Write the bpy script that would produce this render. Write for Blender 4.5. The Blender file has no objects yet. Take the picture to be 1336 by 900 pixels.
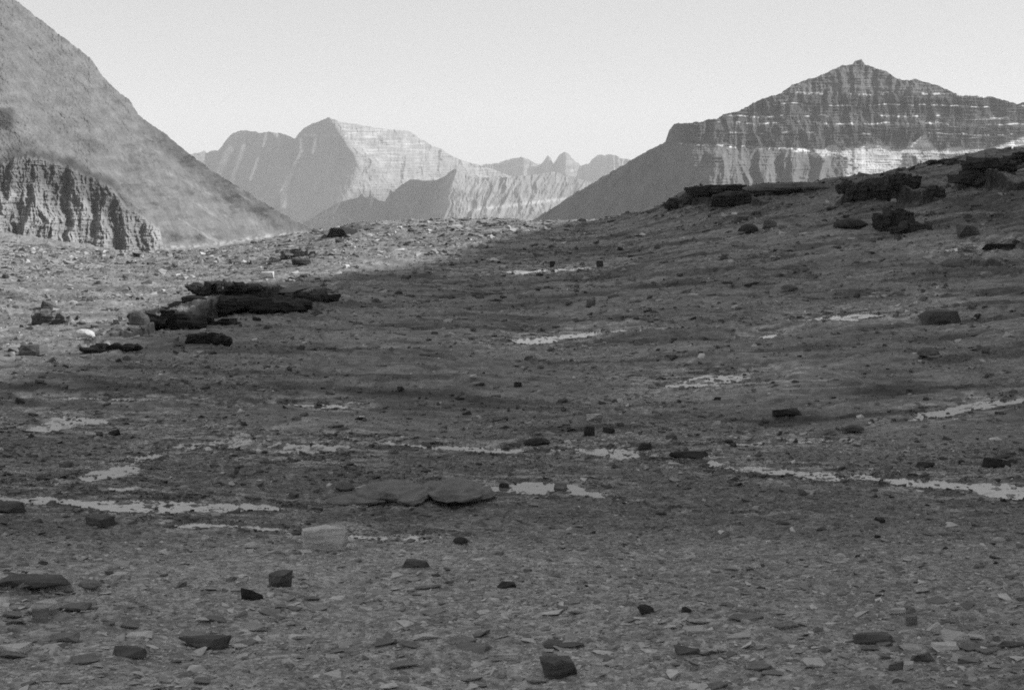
import bpy, bmesh, math, random
import numpy as np
from mathutils import Vector, noise as mn

R = math.radians
SC = bpy.context.scene
COL = SC.collection

# ---------------------------------------------------------------- camera
F, CX, CY = 1835.0, 668.0, 450.0          # focal length and centre of the photo, in its pixels
PITCH = R(6.22)
CAMZ = 10.0
cam_d = bpy.data.cameras.new('camera')
cam_d.sensor_width = 36.0
cam_d.lens = 36.0 * F / 1336.0
cam_d.clip_start = 0.2
cam_d.clip_end = 60000.0
cam = bpy.data.objects.new('camera', cam_d)
cam.location = (0, 0, CAMZ)
cam.rotation_euler = (R(90) - PITCH, 0, 0)
COL.objects.link(cam)
SC.camera = cam

# ---------------------------------------------------------------- sky, sun, exposure
SUN_AZ, SUN_EL = R(78), R(31)             # azimuth clockwise from +Y
SKY_STRENGTH = 0.12
SKY_GAIN = 2.08
EXPOSURE = 0.8
SUN_STRENGTH = 4.0
HAZE_DENSITY = 5.0e-5
w = bpy.data.worlds.new('World'); SC.world = w
w.use_nodes = True
nt = w.node_tree
bg = nt.nodes['Background']
sky = nt.nodes.new('ShaderNodeTexSky')
sky.sky_type = 'NISHITA'
sky.sun_disc = False
sky.sun_elevation = SUN_EL
sky.sun_rotation = SUN_AZ
sky.altitude = 2000
sky.air_density = 1.0
sky.dust_density = 1.6
bw = nt.nodes.new('ShaderNodeRGBToBW')    # black and white film
nt.links.new(sky.outputs[0], bw.inputs[0])
pw = nt.nodes.new('ShaderNodeMath'); pw.operation = 'POWER'; pw.inputs[1].default_value = 0.3   # the film's flat rendering of the sky
ml = nt.nodes.new('ShaderNodeMath'); ml.operation = 'MULTIPLY'; ml.inputs[1].default_value = SKY_GAIN
nt.links.new(bw.outputs[0], pw.inputs[0]); nt.links.new(pw.outputs[0], ml.inputs[0])
nt.links.new(ml.outputs[0], bg.inputs[0])
bg.inputs[1].default_value = SKY_STRENGTH
sun_d = bpy.data.lights.new('sun', 'SUN')
sun_d.energy = SUN_STRENGTH
sun_d.angle = R(0.53)
sun = bpy.data.objects.new('sun', sun_d)
sdir = Vector((math.sin(SUN_AZ) * math.cos(SUN_EL), math.cos(SUN_AZ) * math.cos(SUN_EL), math.sin(SUN_EL)))
sun.rotation_euler = sdir.to_track_quat('Z', 'Y').to_euler()
sun.location = sdir * 300
COL.objects.link(sun)
vs = SC.view_settings
vs.view_transform = 'Standard'; vs.look = 'None'; vs.gamma = 1.0; vs.exposure = EXPOSURE
vs.use_curve_mapping = False
SC.cycles.max_bounces = 6
SC.cycles.diffuse_bounces = 2
SC.cycles.glossy_bounces = 2
SC.cycles.volume_bounces = 1
SC.cycles.use_denoising = False      # a little grain, as on film
SC.cycles.filter_width = 1.8

# ---------------------------------------------------------------- numeric helpers
def _hash(ix, iy, seed):
    h = (ix.astype(np.int64) * 374761393 + iy.astype(np.int64) * 668265263 + seed * 1442695041) & 0xFFFFFFFF
    h = ((h ^ (h >> 13)) * 1274126177) & 0xFFFFFFFF
    h = h ^ (h >> 16)
    return (h & 0xFFFF) / 65535.0

def vn(x, y, seed=0):
    """gradient noise, about -1..1"""
    x = np.asarray(x, float); y = np.asarray(y, float)
    ix = np.floor(x); iy = np.floor(y)
    fx = x - ix; fy = y - iy
    ux = fx * fx * fx * (fx * (fx * 6 - 15) + 10); uy = fy * fy * fy * (fy * (fy * 6 - 15) + 10)
    def g(a, b):
        t = _hash(ix + a, iy + b, seed) * 2 * np.pi
        return np.cos(t) * (fx - a) + np.sin(t) * (fy - b)
    a = g(0, 0); b = g(1, 0); c = g(0, 1); d = g(1, 1)
    return 1.5 * ((a * (1 - ux) + b * ux) * (1 - uy) + (c * (1 - ux) + d * ux) * uy)

def fbm(x, y, seed=0, octs=4, gain=0.5, ridge=False):
    s = 0; a = 1.0; t = 0
    for i in range(octs):
        n = vn(x * 2.03 ** i + 17.3 * i, y * 2.03 ** i - 9.1 * i, seed + i)
        if ridge: n = 1 - 2 * np.abs(n)
        s = s + a * n; t += a; a *= gain
    return s / t

def sst(a, b, x):
    t = np.clip((np.asarray(x, float) - a) / (b - a), 0, 1)
    return t * t * (3 - 2 * t)

def pl(x, pts):
    xs = [p[0] for p in pts]; ys = [p[1] for p in pts]
    return np.interp(x, xs, ys)

def ray(px, py):
    """direction of a photo pixel, scaled so that its horizontal length is 1 -> (x, y, tan elevation)"""
    a = (np.asarray(px, float) - CX) / F; b = (CY - np.asarray(py, float)) / F
    dx = a; dy = math.cos(PITCH) + b * math.sin(PITCH); dz = -math.sin(PITCH) + b * math.cos(PITCH)
    h = np.hypot(dx, dy)
    return dx / h, dy / h, dz / h

def wpt(px, py, d):
    x, y, z = ray(px, py)
    return x * d, y * d, CAMZ + z * d

# ---------------------------------------------------------------- the lie of the land
CTRL = []
def c(px, rows):
    for py, d in rows:
        x, y, z = wpt(px, py, d); CTRL.append((float(x), float(y), float(z)))
c(-150, [(900, 25), (730, 36.5), (650, 47), (560, 59), (500, 72), (440, 100), (380, 145), (340, 210), (300, 420), (287, 1000)])
c(0,    [(900, 25), (800, 30.5), (730, 36), (650, 46), (580, 56), (520, 68), (480, 78), (440, 98), (400, 128), (350, 200), (320, 340), (303, 1000)])
c(200,  [(900, 25), (800, 30.5), (730, 36), (650, 46), (580, 56), (500, 72), (450, 90), (425, 104), (390, 140), (355, 220), (338, 430), (327, 1100)])
c(330,  [(640, 47), (500, 72), (440, 96), (400, 118), (380, 140), (350, 195), (330, 330), (322, 1150)])
c(430,  [(900, 25), (730, 36), (650, 46), (580, 55.5), (500, 73), (430, 100), (380, 135), (340, 185), (312, 255), (302, 300)])
c(430,  [(360, 420)]); c(470, [(390, 560)])
c(560,  [(650, 46), (430, 100), (350, 170), (310, 240), (291, 300), (330, 380), (400, 560)])
c(668,  [(900, 25), (800, 30), (765, 32.2), (700, 40), (650, 46), (580, 56), (500, 74), (430, 101), (380, 137), (340, 183), (310, 235), (290, 300), (340, 400), (420, 600)])
c(800,  [(650, 46), (500, 74), (430, 100), (340, 178), (300, 252), (287, 288), (340, 390), (420, 600)])
c(900,  [(900, 25), (800, 29.6), (760, 34.2), (650, 46), (580, 56), (500, 73), (430, 97), (380, 128), (340, 162), (305, 205), (280, 236), (262, 262), (300, 350)])
c(1000, [(430, 97), (340, 157), (300, 190), (270, 222), (246, 252), (300, 350)])
c(1100, [(900, 25), (800, 30), (730, 36.5), (650, 46), (580, 57), (500, 72), (430, 94), (380, 122), (340, 150), (300, 180), (270, 208), (241, 240), (300, 340)])
c(1220, [(340, 146), (290, 180), (250, 207), (214, 240), (280, 340)])
c(1336, [(900, 25), (800, 30), (730, 36), (650, 47), (580, 57), (500, 71), (430, 92), (380, 117), (340, 142), (290, 172), (240, 203), (202, 232), (260, 330)])
c(1500, [(900, 25), (730, 36), (650, 48), (500, 70), (430, 90), (340, 138), (240, 195), (185, 225), (230, 330)])
CTRL = np.array(CTRL)
def _tc(x, y):
    d = np.hypot(x, y)
    return np.degrees(np.arctan2(x, y)) * 1.0, 22 * np.log(np.maximum(d, 1.0))
def _tps_fit():
    a, b = _tc(CTRL[:, 0], CTRL[:, 1]); n = len(a)
    r2 = (a[:, None] - a[None]) ** 2 + (b[:, None] - b[None]) ** 2
    K = 0.5 * r2 * np.log(r2 + 1e-9) + np.eye(n) * 0.8
    P = np.stack([np.ones(n), a, b], 1)
    A = np.block([[K, P], [P.T, np.zeros((3, 3))]])
    return np.linalg.solve(A, np.concatenate([CTRL[:, 2], np.zeros(3)])), a, b
TW, TA, TB = _tps_fit()
_ga = np.linspace(-34, 34, 273); _gb = np.linspace(22 * math.log(18), 22 * math.log(1400), 420)
_GA, _GB = np.meshgrid(_ga, _gb)
_G = TW[-3] + TW[-2] * _GA + TW[-1] * _GB
for k in range(len(TA)):
    r2 = (_GA - TA[k]) ** 2 + (_GB - TB[k]) ** 2
    _G = _G + TW[k] * 0.5 * r2 * np.log(r2 + 1e-9)
def base(x, y):
    """large forms of the ground"""
    x = np.asarray(x, float); y = np.asarray(y, float)
    a, b = _tc(x, y)
    aa = np.clip(a, -33.9, 33.9); bb = np.clip(b, _gb[0] + 1e-3, _gb[-1] - 1e-3)
    u = (aa - _ga[0]) / (_ga[1] - _ga[0]); v = (bb - _gb[0]) / (_gb[1] - _gb[0])
    i = np.floor(u).astype(int); j = np.floor(v).astype(int); u = u - i; v = v - j
    z = (_G[j, i] * (1 - u) + _G[j, i + 1] * u) * (1 - v) + (_G[j + 1, i] * (1 - u) + _G[j + 1, i + 1] * u) * v
    d = np.hypot(x, y)
    side = sst(33, 70, np.abs(a))
    z = z * (1 - side) + (1.0 - 0.02 * np.minimum(d, 700)) * side * sst(0, 1, side) + 0 * d
    # the knoll the photographer stands on
    kn = 8.4 - np.maximum(d - 1.5, 0) * 0.452
    z = np.where(d < 26, np.maximum(kn, 0.0) * (1 - sst(15, 25, d)) + z * sst(8, 25, d), z)
    far = sst(900, 3000, d)
    z = z * (1 - far) + (-430.0) * far
    z = z - 60 * sst(320, 900, d) * sst(-8, -3, a)      # the valley behind the shelf
    return z

def hit(px, py, fn=None, dmin=20, dmax=900):
    """where the ray of a photo pixel first meets the ground"""
    fn = fn or base
    dx, dy, dz = [float(v) for v in ray(px, py)]
    if fn is not base:
        d0 = hit(px, py)[2]; d = np.linspace(d0 * 0.72, d0 * 1.3, 150)
    else: d = np.exp(np.linspace(math.log(dmin), math.log(dmax), 1800))
    below = (CAMZ + dz * d) <= fn(dx * d, dy * d)
    k = int(np.argmax(below)) if below.any() else len(d) - 1
    if k == 0: k = 1
    return dx * d[k], dy * d[k], float(d[k])

# streams: photo polyline, half width in metres along the polyline, name and label
STREAMS = [
 ('stream', [(-30,624,.5),(60,631,.45),(110,626,.45),(150,613,.5),(192,596,.45),(212,590,.1)], 'shallow stream arm curving up to a bright end, left edge'),
 ('stream', [(225,582,.4),(290,578,.9),(350,580,1.2),(400,582,1.1),(450,584,.6)], 'braided stony reach glinting between dark stones left of centre'),
 ('stream', [(-30,646,.6),(60,654,.75),(150,657,.8),(250,661,.8),(350,663,.6),(400,664,.3)], 'broad pale shallow stream crossing the left foreground'),
 ('stream', [(190,681,.2),(250,683,.35),(310,686,.45),(360,690,.4),(405,699,.2)], 'lower thin stream left of the pale boulder'),
 ('stream', [(455,698,.5),(520,699,.6),(600,701,.4)], 'short stream reach right of the pale boulder'),
 ('stream', [(436,565,.35),(470,572,.5),(520,579,.45),(600,584,.5),(680,588,.5),(760,586,.55),(840,592,.55),(900,600,.5),(950,608,.5),(1030,616,.6),(1100,621,.6),(1180,627,.75),(1260,634,.8),(1380,646,.9)], 'main stream running the whole width of the middle ground'),
 ('pool',   [(640,636,.5),(670,634,.9),(705,633,1.0),(740,638,.5),(785,648,.25),(830,654,.2)], 'bright pool beside the smooth whaleback rocks'),
 ('stream', [(880,662,.12),(960,668,.14),(1010,672,.12)], 'thin trickle on the gravel right of centre'),
 ('pool',   [(48,562,.5),(70,556,.95),(95,550,.9),(124,545,.4)], 'bright stone-studded pool near the left edge'),
 ('pool',   [(138,637,.3),(160,636,.5),(182,633,.3)], 'small bright pool just above the broad left stream'),
 ('stream', [(290,529,.3),(380,528,.5),(420,529,.7),(456,531,.5)], 'thin bright rill on the dark shelf left of centre'),
 ('stream', [(425,655,.25),(470,656,.4),(500,659,.3)], 'small water patch at the left foot of the whaleback rocks'),
 ('stream', [(672,446,.9),(720,441,1.2),(745,438,.9),(780,435,1.1),(815,431,1.2),(850,432,.5)], 'bright curved rill on the middle shelf'),
 ('stream', [(865,432,.4),(950,431,.45),(1050,431,.4)], 'hair-thin straight rill on the middle shelf'),
 ('pool',   [(672,357,1.2),(705,354,2.6),(724,352,2.0),(760,349,.8),(785,347,.7)], 'far shallow pool on the upper shelf'),
 ('pool',   [(868,503,.5),(905,500,1.2),(935,495,1.0),(958,489,.6)], 'tapered pale pool right of centre'),
 ('pool',   [(1068,414,.9),(1095,413,1.8),(1130,415,.9)], 'stony pool on the right shelf'),
 ('stream', [(1150,551,.3),(1190,547,.4),(1225,541,.6),(1265,529,.6),(1310,523,.7),(1380,518,.6)], 'stream coming in from the right edge'),
 ('stream', [(900,580,.2),(960,579,.4),(1020,578,.35),(1085,574,.3)], 'thin stream above the main stream right of centre'),
 ('stream', [(-20,521,.2),(60,519,.35),(130,519,.45),(190,522,.4),(255,521,.2)], 'broken line of seeps along the left shelf'),
 ('pool',   [(975,442,.3),(992,440,.5),(1012,436,.4)], 'small forked glint of water on the right shelf'),
 ('stream', [(1140,388,.3),(1190,386,.5),(1230,388,.3)], 'faint seep on the upper right shelf'),
 ('stream', [(1240,408,.4),(1290,406,.5),(1360,404,.4)], 'thin seep beside the pale slab'),
 ('pool',   [(1240,325,1.0),(1262,324,1.6),(1290,325,1.0)], 'small puddle below the right ledges'),
 ('stream', [(585,648,.2),(612,650,.35),(640,646,.2)], 'small water patch at the right foot of the whaleback rocks'),
]
SW = []
for nm, pts, lab in STREAMS:
    q = []
    for (px, py, hw) in pts:
        x, y, d = hit(px, py); q.append((x, y, hw * 1.3))
    q = np.array(q)
    # densify
    seg = np.hypot(np.diff(q[:, 0]), np.diff(q[:, 1])); t = np.concatenate([[0], np.cumsum(seg)])
    n = max(12, int(t[-1] / 0.35)); tt = np.linspace(0, t[-1], n)
    q = np.stack([np.interp(tt, t, q[:, k]) for k in range(3)], 1)
    k = 5
    if n > 20:
        ker = np.ones(k) / k
        for j in (0, 1): q[2:-2, j] = np.convolve(q[:, j], ker, 'valid')
    q[:, 0] += 0.25 * q[:, 2] * vn(tt * 0.4, tt * 0, 5); q[:, 1] += 0.7 * q[:, 2] * vn(tt * 0.5, tt * 0, 6)
    q[:, 2] *= 1 + 0.75 * vn(tt * 0.45, tt * 0, 7 + len(SW))
    SW.append(q)

def channel(x, y):
    """0 far from water .. 1 in the middle of a channel; and a wider bank mask"""
    x = np.asarray(x, float); y = np.asarray(y, float)
    shp = x.shape; xf = x.ravel(); yf = y.ravel()
    m = np.full(xf.shape, 9.0)
    for q in SW:
        w = q[:, 2].max()
        idx = np.where((xf > q[:, 0].min() - 5 * w) & (xf < q[:, 0].max() + 5 * w) & (yf > q[:, 1].min() - 5 * w) & (yf < q[:, 1].max() + 5 * w))[0]
        for s in range(0, len(idx), 20000):
            ii = idx[s:s + 20000]
            if len(ii) == 0: continue
            qq = q[::2]
            dd = np.hypot(xf[ii][:, None] - qq[None, :, 0], yf[ii][:, None] - qq[None, :, 1]) / qq[None, :, 2]
            m[ii] = np.minimum(m[ii], dd.min(1))
    m = m.reshape(shp)
    return m * (1 + 0.5 * fbm(x * 0.8, y * 1.0, 65, 5, 0.65))

WATER_DROP = 0.035
_br = hit(335, 580)[:2]
def BRAID(x, y): return np.exp(-((x - _br[0]) / 3.6) ** 2 - ((y - _br[1]) / 3.0) ** 2)
def gravelly(x, y):
    """1 on gravel flats and scree, 0 on bare smooth bedrock"""
    d = np.hypot(x, y)
    n = fbm(x * 0.09, y * 0.05, 31, 4)
    g = sst(-0.25, 0.25, n + 0.55 * (1 - sst(52, 62, d)) - 0.08 * sst(60, 75, d) + 0.25 * sst(170, 230, d))
    return g

SCARPS = [
 # (photo x, photo y of its foot, height in m) ..., length of the back slope in m
 ([(108,461,0),(135,453,.3),(190,440,.5),(240,422,.9),(290,412,1.5),(345,403,1.4),(385,395,.8),(430,384,.3),(465,374,0)], 16),
 ([(258,390,0),(270,389,.8),(300,387,1.2),(325,388,.7),(345,389,0)], 8),
 ([(850,281,0),(870,273,.7),(905,270,2.4),(945,268,2.0),(985,270,.9),(1015,271,0)], 22),
 ([(1085,270,0),(1100,268,1.4),(1118,266,2.6),(1155,264,2.4),(1178,266,2.0),(1196,266,1.0),(1232,264,0)], 22),
 ([(1240,251,0),(1252,250,1.3),(1290,250,2.0),(1322,248,1.0),(1360,246,.6),(1400,246,0)], 14),
 ([(1255,231,0),(1268,230,1.2),(1300,229,1.6),(1325,227,.8),(1400,222,0)], 14),
 ([(1220,351,0),(1236,350,.6),(1300,351,.5),(1330,351,0)], 7),
 ([(1275,330,0),(1300,328,.7),(1400,328,.7)], 8),
 ([(1000,546,0),(1010,545,.22),(1050,547,.2),(1085,549,0)], 3.5),
 ([(410,510,0),(440,505,.15),(520,498,.12),(580,500,.1),(640,508,.08),(700,503,0)], 5),
 ([(590,470,0),(640,466,.08),(700,476,.1),(780,484,.1),(850,480,0)], 5),
 ([(560,400,0),(650,405,.1),(760,402,.12),(850,408,0)], 6),
 ([(860,360,0),(950,358,.15),(1080,364,.15),(1180,360,0)], 8),
 ([(-40,530,.06),(60,526,.08),(200,529,.08),(260,532,0)], 4),
 ([(640,586,0),(690,584,.25),(740,588,.1),(860,600,.25),(930,606,.2),(990,612,0)], 2.5),
 ([(-30,776,.15),(40,775,.2),(92,777,.1),(140,777,0)], 2.2),
]
SCL = []; _AT = np.radians(np.linspace(-26, 26, 6000))
for pts_, back in SCARPS:
    q = np.array([(math.atan2(*hit(a_, b_)[:2]), hit(a_, b_)[2], h_) for a_, b_, h_ in pts_])
    k_ = len(SCL); dm = q[:, 1].mean()
    SCL.append((np.interp(_AT, q[:, 0], q[:, 1]) + dm * 0.022 * fbm(_AT * 55, _AT * 0 + k_, 600 + k_, 4, 0.6),
                np.interp(_AT, q[:, 0], q[:, 2], left=0, right=0) * (1 + 0.35 * fbm(_AT * 40, _AT * 0 + k_ * 3.1, 640 + k_, 3)), back, q[0, 0], q[-1, 0], q[:, 1].min() * .93, q[:, 1].max() * 1.08))
def scarps(x, y):
    x = np.asarray(x, float); y = np.asarray(y, float)
    a = np.arctan2(x, y); d = np.hypot(x, y); out = np.zeros(x.shape); dk = np.zeros(x.shape)
    for dl_, h_, back, a0, a1, d0, d1 in SCL:
        I = (a > a0) & (a < a1) & (d > d0 - 4) & (d < d1 + back + 4)
        if not I.any(): continue
        aa = a[I]; dl = np.interp(aa, _AT, dl_); h = np.interp(aa, _AT, h_)
        s_ = d[I] - dl; fw = 0.25 + 0.25 * h
        out[I] += h * sst(0, 1, s_ / fw) * (1 - sst(back * 0.15, back, s_)) - 0.25 * h * np.exp(-((s_ + 0.8) / 0.9) ** 2)
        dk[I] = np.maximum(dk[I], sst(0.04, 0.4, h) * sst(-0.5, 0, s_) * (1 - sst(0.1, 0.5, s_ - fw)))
    return out, dk

def height(x, y, ch=None):
    x = np.asarray(x, float); y = np.asarray(y, float)
    d = np.hypot(x, y)
    b = base(x, y)
    g = gravelly(x, y)
    n = 0.16 * fbm(x * 0.13, y * 0.17, 1, 3) * (1 + d / 90)
    # rounded bedrock swells, long across the view
    n += 0.30 * sst(-.1, .7, fbm(x * 0.05 + 3, y * 0.10, 8, 3)) * sst(45, 90, d) * (1 + d / 150)
    # low ledges: terraced steps
    t = fbm(x * 0.045, y * 0.11, 14, 4) * 6 + y * 0.02
    fr = t - np.floor(t)
    n += (0.22 * sst(0.0, 0.16, fr) - 0.22 * fr) * sst(50, 75, d) * (1 + d / 220) * (1 - 0.5 * g)
    n += 0.05 * fbm(x * 0.9, y * 0.9, 21, 3) * (0.5 + g) * (1 + d / 150)
    n += 0.02 * fbm(x * 4, y * 4, 25, 3, 0.6) * (0.25 + g) * (1 + d / 120)
    hill = sst(3.0, 9.0, b)
    n += hill * 1.1 * fbm(x * 0.06, y * 0.09, 41, 5, 0.55)
    farL = sst(350, 700, d)
    n += farL * 3.0 * fbm(x * 0.012, y * 0.012, 51, 4)
    n = n + scarps(x, y)[0]
    if ch is None: ch = channel(x, y)
    inch = 1 - sst(0.75, 1.15, ch)
    bank = 1 - sst(1.1, 3.2, ch)
    nb = 0.03 * (0.6 + fbm(x * 1.2, y * 1.6, 61, 3)) * (1 + d / 120) + 0.01
    n = n * (1 - bank) + nb * bank
    bed = -WATER_DROP - 0.028 - 0.05 * sst(75, 110, d) + 0.075 * fbm(x * 0.25, y * 0.4, 64, 3) + BRAID(x, y) * (0.03 + 0.09 * fbm(x * 3.0, y * 3.5, 66, 3)) + 0.10 * (1 + d / 110) * fbm(x * 1.9, y * 2.6, 63, 3, 0.6)
    n = n * (1 - inch) + bed * inch
    near = sst(2, 16, d)
    n = n * near
    return b + n

# ---------------------------------------------------------------- materials
def mat(name):
    m = bpy.data.materials.new(name); m.use_nodes = True
    t = m.node_tree; b = t.nodes['Principled BSDF']
    return m, t, b
def nd(t, typ, **kw):
    n = t.nodes.new(typ)
    for k, v in kw.items():
        if k.startswith('i_'):
            key = k[2:]; key = int(key) if key.isdigit() else key.replace('_', ' ')
            n.inputs[key].default_value = v
        else: setattr(n, k, v)
    return n
def lk(t, a, b): t.links.new(a, b)
def math_n(t, op, a, b=None, clamp=False):
    n = t.nodes.new('ShaderNodeMath'); n.operation = op; n.use_clamp = clamp
    for i, v in enumerate((a, b)):
        if v is None: continue
        if isinstance(v, (int, float)): n.inputs[i].default_value = v
        else: t.links.new(v, n.inputs[i])
    return n.outputs[0]
def mapr(t, v, a, b, c_, d_):
    n = t.nodes.new('ShaderNodeMapRange'); t.links.new(v, n.inputs[0])
    for i, q in enumerate((a, b, c_, d_)): n.inputs[1 + i].default_value = q
    return n.outputs[0]

def ground_material():
    m, t, b = mat('stony_ground')
    at = nd(t, 'ShaderNodeAttribute', attribute_name='tone')
    gr = nd(t, 'ShaderNodeAttribute', attribute_name='gravel')
    geo = nd(t, 'ShaderNodeNewGeometry')
    mp = nd(t, 'ShaderNodeMapping'); mp.inputs['Scale'].default_value = (1, 1.0, 1)
    lk(t, geo.outputs['Position'], mp.inputs[0])
    P = mp.outputs[0]
    v1 = nd(t, 'ShaderNodeTexVoronoi', i_Scale=9.0, i_Randomness=1.0); lk(t, P, v1.inputs[0])
    v2 = nd(t, 'ShaderNodeTexVoronoi', i_Scale=3.4, i_Randomness=1.0); lk(t, P, v2.inputs[0])
    n1 = nd(t, 'ShaderNodeTexNoise', i_Scale=2.2, i_Detail=8.0, i_Roughness=0.72); lk(t, P, n1.inputs[0])
    mp2 = nd(t, 'ShaderNodeMapping'); mp2.inputs['Scale'].default_value = (0.35, 1.6, 1); mp2.inputs['Rotation'].default_value = (0, 0, R(6))
    lk(t, geo.outputs['Position'], mp2.inputs[0])
    n2 = nd(t, 'ShaderNodeTexNoise', i_Scale=0.9, i_Detail=9.0, i_Roughness=0.75); lk(t, mp2.outputs[0], n2.inputs[0])
    s1 = nd(t, 'ShaderNodeSeparateColor'); lk(t, v1.outputs['Color'], s1.inputs[0])
    s2 = nd(t, 'ShaderNodeSeparateColor'); lk(t, v2.outputs['Color'], s2.inputs[0])
    peb = math_n(t, 'MULTIPLY', mapr(t, s1.outputs[0], 0, 1, 0.6, 1.45), mapr(t, s2.outputs[0], 0, 1, 0.8, 1.2))
    rock = mapr(t, n2.outputs[0], 0.33, 0.67, 0.6, 1.45)
    mx = nd(t, 'ShaderNodeMix', data_type='FLOAT'); lk(t, gr.outputs['Fac'], mx.inputs[0]); lk(t, rock, mx.inputs[2]); lk(t, peb, mx.inputs[3])
    tone = math_n(t, 'MULTIPLY', at.outputs['Fac'], mx.outputs[0])
    tone = math_n(t, 'MULTIPLY', tone, mapr(t, n1.outputs[0], 0.28, 0.72, 0.55, 1.45))
    cc = nd(t, 'ShaderNodeCombineColor')
    for i in range(3): lk(t, tone, cc.inputs[i])
    lk(t, cc.outputs[0], b.inputs['Base Color'])
    b.inputs['Roughness'].default_value = 0.85
    b.inputs['Specular IOR Level'].default_value = 0.3
    bh = math_n(t, 'ADD', math_n(t, 'MULTIPLY', math_n(t, 'MULTIPLY', v1.outputs['Distance'], -0.05), gr.outputs['Fac']), math_n(t, 'MULTIPLY', n1.outputs[0], 0.12))
    bp = nd(t, 'ShaderNodeBump', i_Strength=0.9, i_Distance=1.0); lk(t, bh, bp.inputs['Height'])
    lk(t, bp.outputs[0], b.inputs['Normal'])
    return m

def rock_material(name, lo, hi, scale=1.6, rough=0.8, strat=0.0):
    m, t, b = mat(name)
    tc = nd(t, 'ShaderNodeTexCoord')
    oi = nd(t, 'ShaderNodeObjectInfo')
    n1 = nd(t, 'ShaderNodeTexNoise', i_Scale=scale, i_Detail=9.0, i_Roughness=0.7); lk(t, tc.outputs['Object'], n1.inputs[0])
    mp = nd(t, 'ShaderNodeMapping'); mp.inputs['Scale'].default_value = (0.6, 0.6, 5.0); lk(t, tc.outputs['Object'], mp.inputs[0])
    n2 = nd(t, 'ShaderNodeTexNoise', i_Scale=scale * 1.5, i_Detail=6.0, i_Roughness=0.6); lk(t, mp.outputs[0], n2.inputs[0])
    v = nd(t, 'ShaderNodeTexVoronoi', i_Scale=scale * 6); lk(t, tc.outputs['Object'], v.inputs[0])
    s = math_n(t, 'ADD', mapr(t, n1.outputs[0], 0.3, 0.7, 0, 0.75), mapr(t, n2.outputs[0], 0.3, 0.7, -0.15, 0.35), )
    s = math_n(t, 'ADD', s, mapr(t, v.outputs['Distance'], 0, 0.7, 0.1, -0.1))
    s = mapr(t, s, 0, 1, lo, hi)
    s = math_n(t, 'MULTIPLY', s, mapr(t, oi.outputs['Random'], 0, 1, 0.85, 1.15))
    cc = nd(t, 'ShaderNodeCombineColor')
    for i in range(3): lk(t, s, cc.inputs[i])
    lk(t, cc.outputs[0], b.inputs['Base Color'])
    b.inputs['Roughness'].default_value = rough
    b.inputs['Specular IOR Level'].default_value = 0.3
    bh = math_n(t, 'ADD', math_n(t, 'MULTIPLY', n1.outputs[0], 0.12), math_n(t, 'MULTIPLY', n2.outputs[0], 0.05))
    bp = nd(t, 'ShaderNodeBump', i_Strength=0.8, i_Distance=1.0); lk(t, bh, bp.inputs['Height']); lk(t, bp.outputs[0], b.inputs['Normal'])
    return m

def tone_material(name, nscale=0.05, contrast=0.3, bump=0.0, squash=1.0, rough=0.9):
    """rock whose own tone is stored per vertex, with fine procedural variation"""
    m, t, b = mat(name)
    at = nd(t, 'ShaderNodeAttribute', attribute_name='tone')
    geo = nd(t, 'ShaderNodeNewGeometry')
    mp = nd(t, 'ShaderNodeMapping'); mp.inputs['Scale'].default_value = (1, 1, squash); lk(t, geo.outputs['Position'], mp.inputs[0])
    n = nd(t, 'ShaderNodeTexNoise', i_Scale=nscale, i_Detail=8.0, i_Roughness=0.7); lk(t, mp.outputs[0], n.inputs[0])
    s = math_n(t, 'MULTIPLY', at.outputs['Fac'], mapr(t, n.outputs[0], 0.3, 0.7, 1 - contrast, 1 + contrast))
    cc = nd(t, 'ShaderNodeCombineColor')
    for i in range(3): lk(t, s, cc.inputs[i])
    lk(t, cc.outputs[0], b.inputs['Base Color'])
    b.inputs['Roughness'].default_value = rough
    b.inputs['Specular IOR Level'].default_value = 0.1
    if bump:
        bp = nd(t, 'ShaderNodeBump', i_Strength=1.0, i_Distance=1.0)
        lk(t, math_n(t, 'MULTIPLY', n.outputs[0], bump), bp.inputs['Height']); lk(t, bp.outputs[0], b.inputs['Normal'])
    return m

def water_material():
    m, t, b = mat('stream_water')
    b.inputs['Base Color'].default_value = (0.10, 0.10, 0.10, 1)
    b.inputs['Roughness'].default_value = 0.06
    b.inputs['IOR'].default_value = 1.33
    b.inputs['Specular IOR Level'].default_value = 0.5
    geo = nd(t, 'ShaderNodeNewGeometry')
    mq = nd(t, 'ShaderNodeMapping'); mq.inputs['Scale'].default_value = (2.2, 4.5, 1.0); lk(t, geo.outputs['Position'], mq.inputs[0])
    nq = nd(t, 'ShaderNodeTexNoise', i_Scale=1.0, i_Detail=7.0, i_Roughness=0.7); lk(t, mq.outputs[0], nq.inputs[0])
    lk(t, mapr(t, nq.outputs[0], 0.40, 0.60, 0.12, 0.62), b.inputs['Specular IOR Level'])      # silt and foam films break the reflection
    sl = nd(t, 'ShaderNodeCombineColor'); sv = mapr(t, nq.outputs[0], 0.38, 0.62, 0.20, 0.08)
    for i in range(3): lk(t, sv, sl.inputs[i])
    lk(t, sl.outputs[0], b.inputs['Base Color'])
    mp = nd(t, 'ShaderNodeMapping'); mp.inputs['Scale'].default_value = (3.0, 3.0, 3.0); lk(t, geo.outputs['Position'], mp.inputs[0])
    n = nd(t, 'ShaderNodeTexNoise', i_Scale=2.0, i_Detail=3.0); lk(t, mp.outputs[0], n.inputs[0])
    bp = nd(t, 'ShaderNodeBump', i_Strength=0.25, i_Distance=0.02); lk(t, n.outputs[0], bp.inputs['Height']); lk(t, bp.outputs[0], b.inputs['Normal'])
    return m

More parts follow.
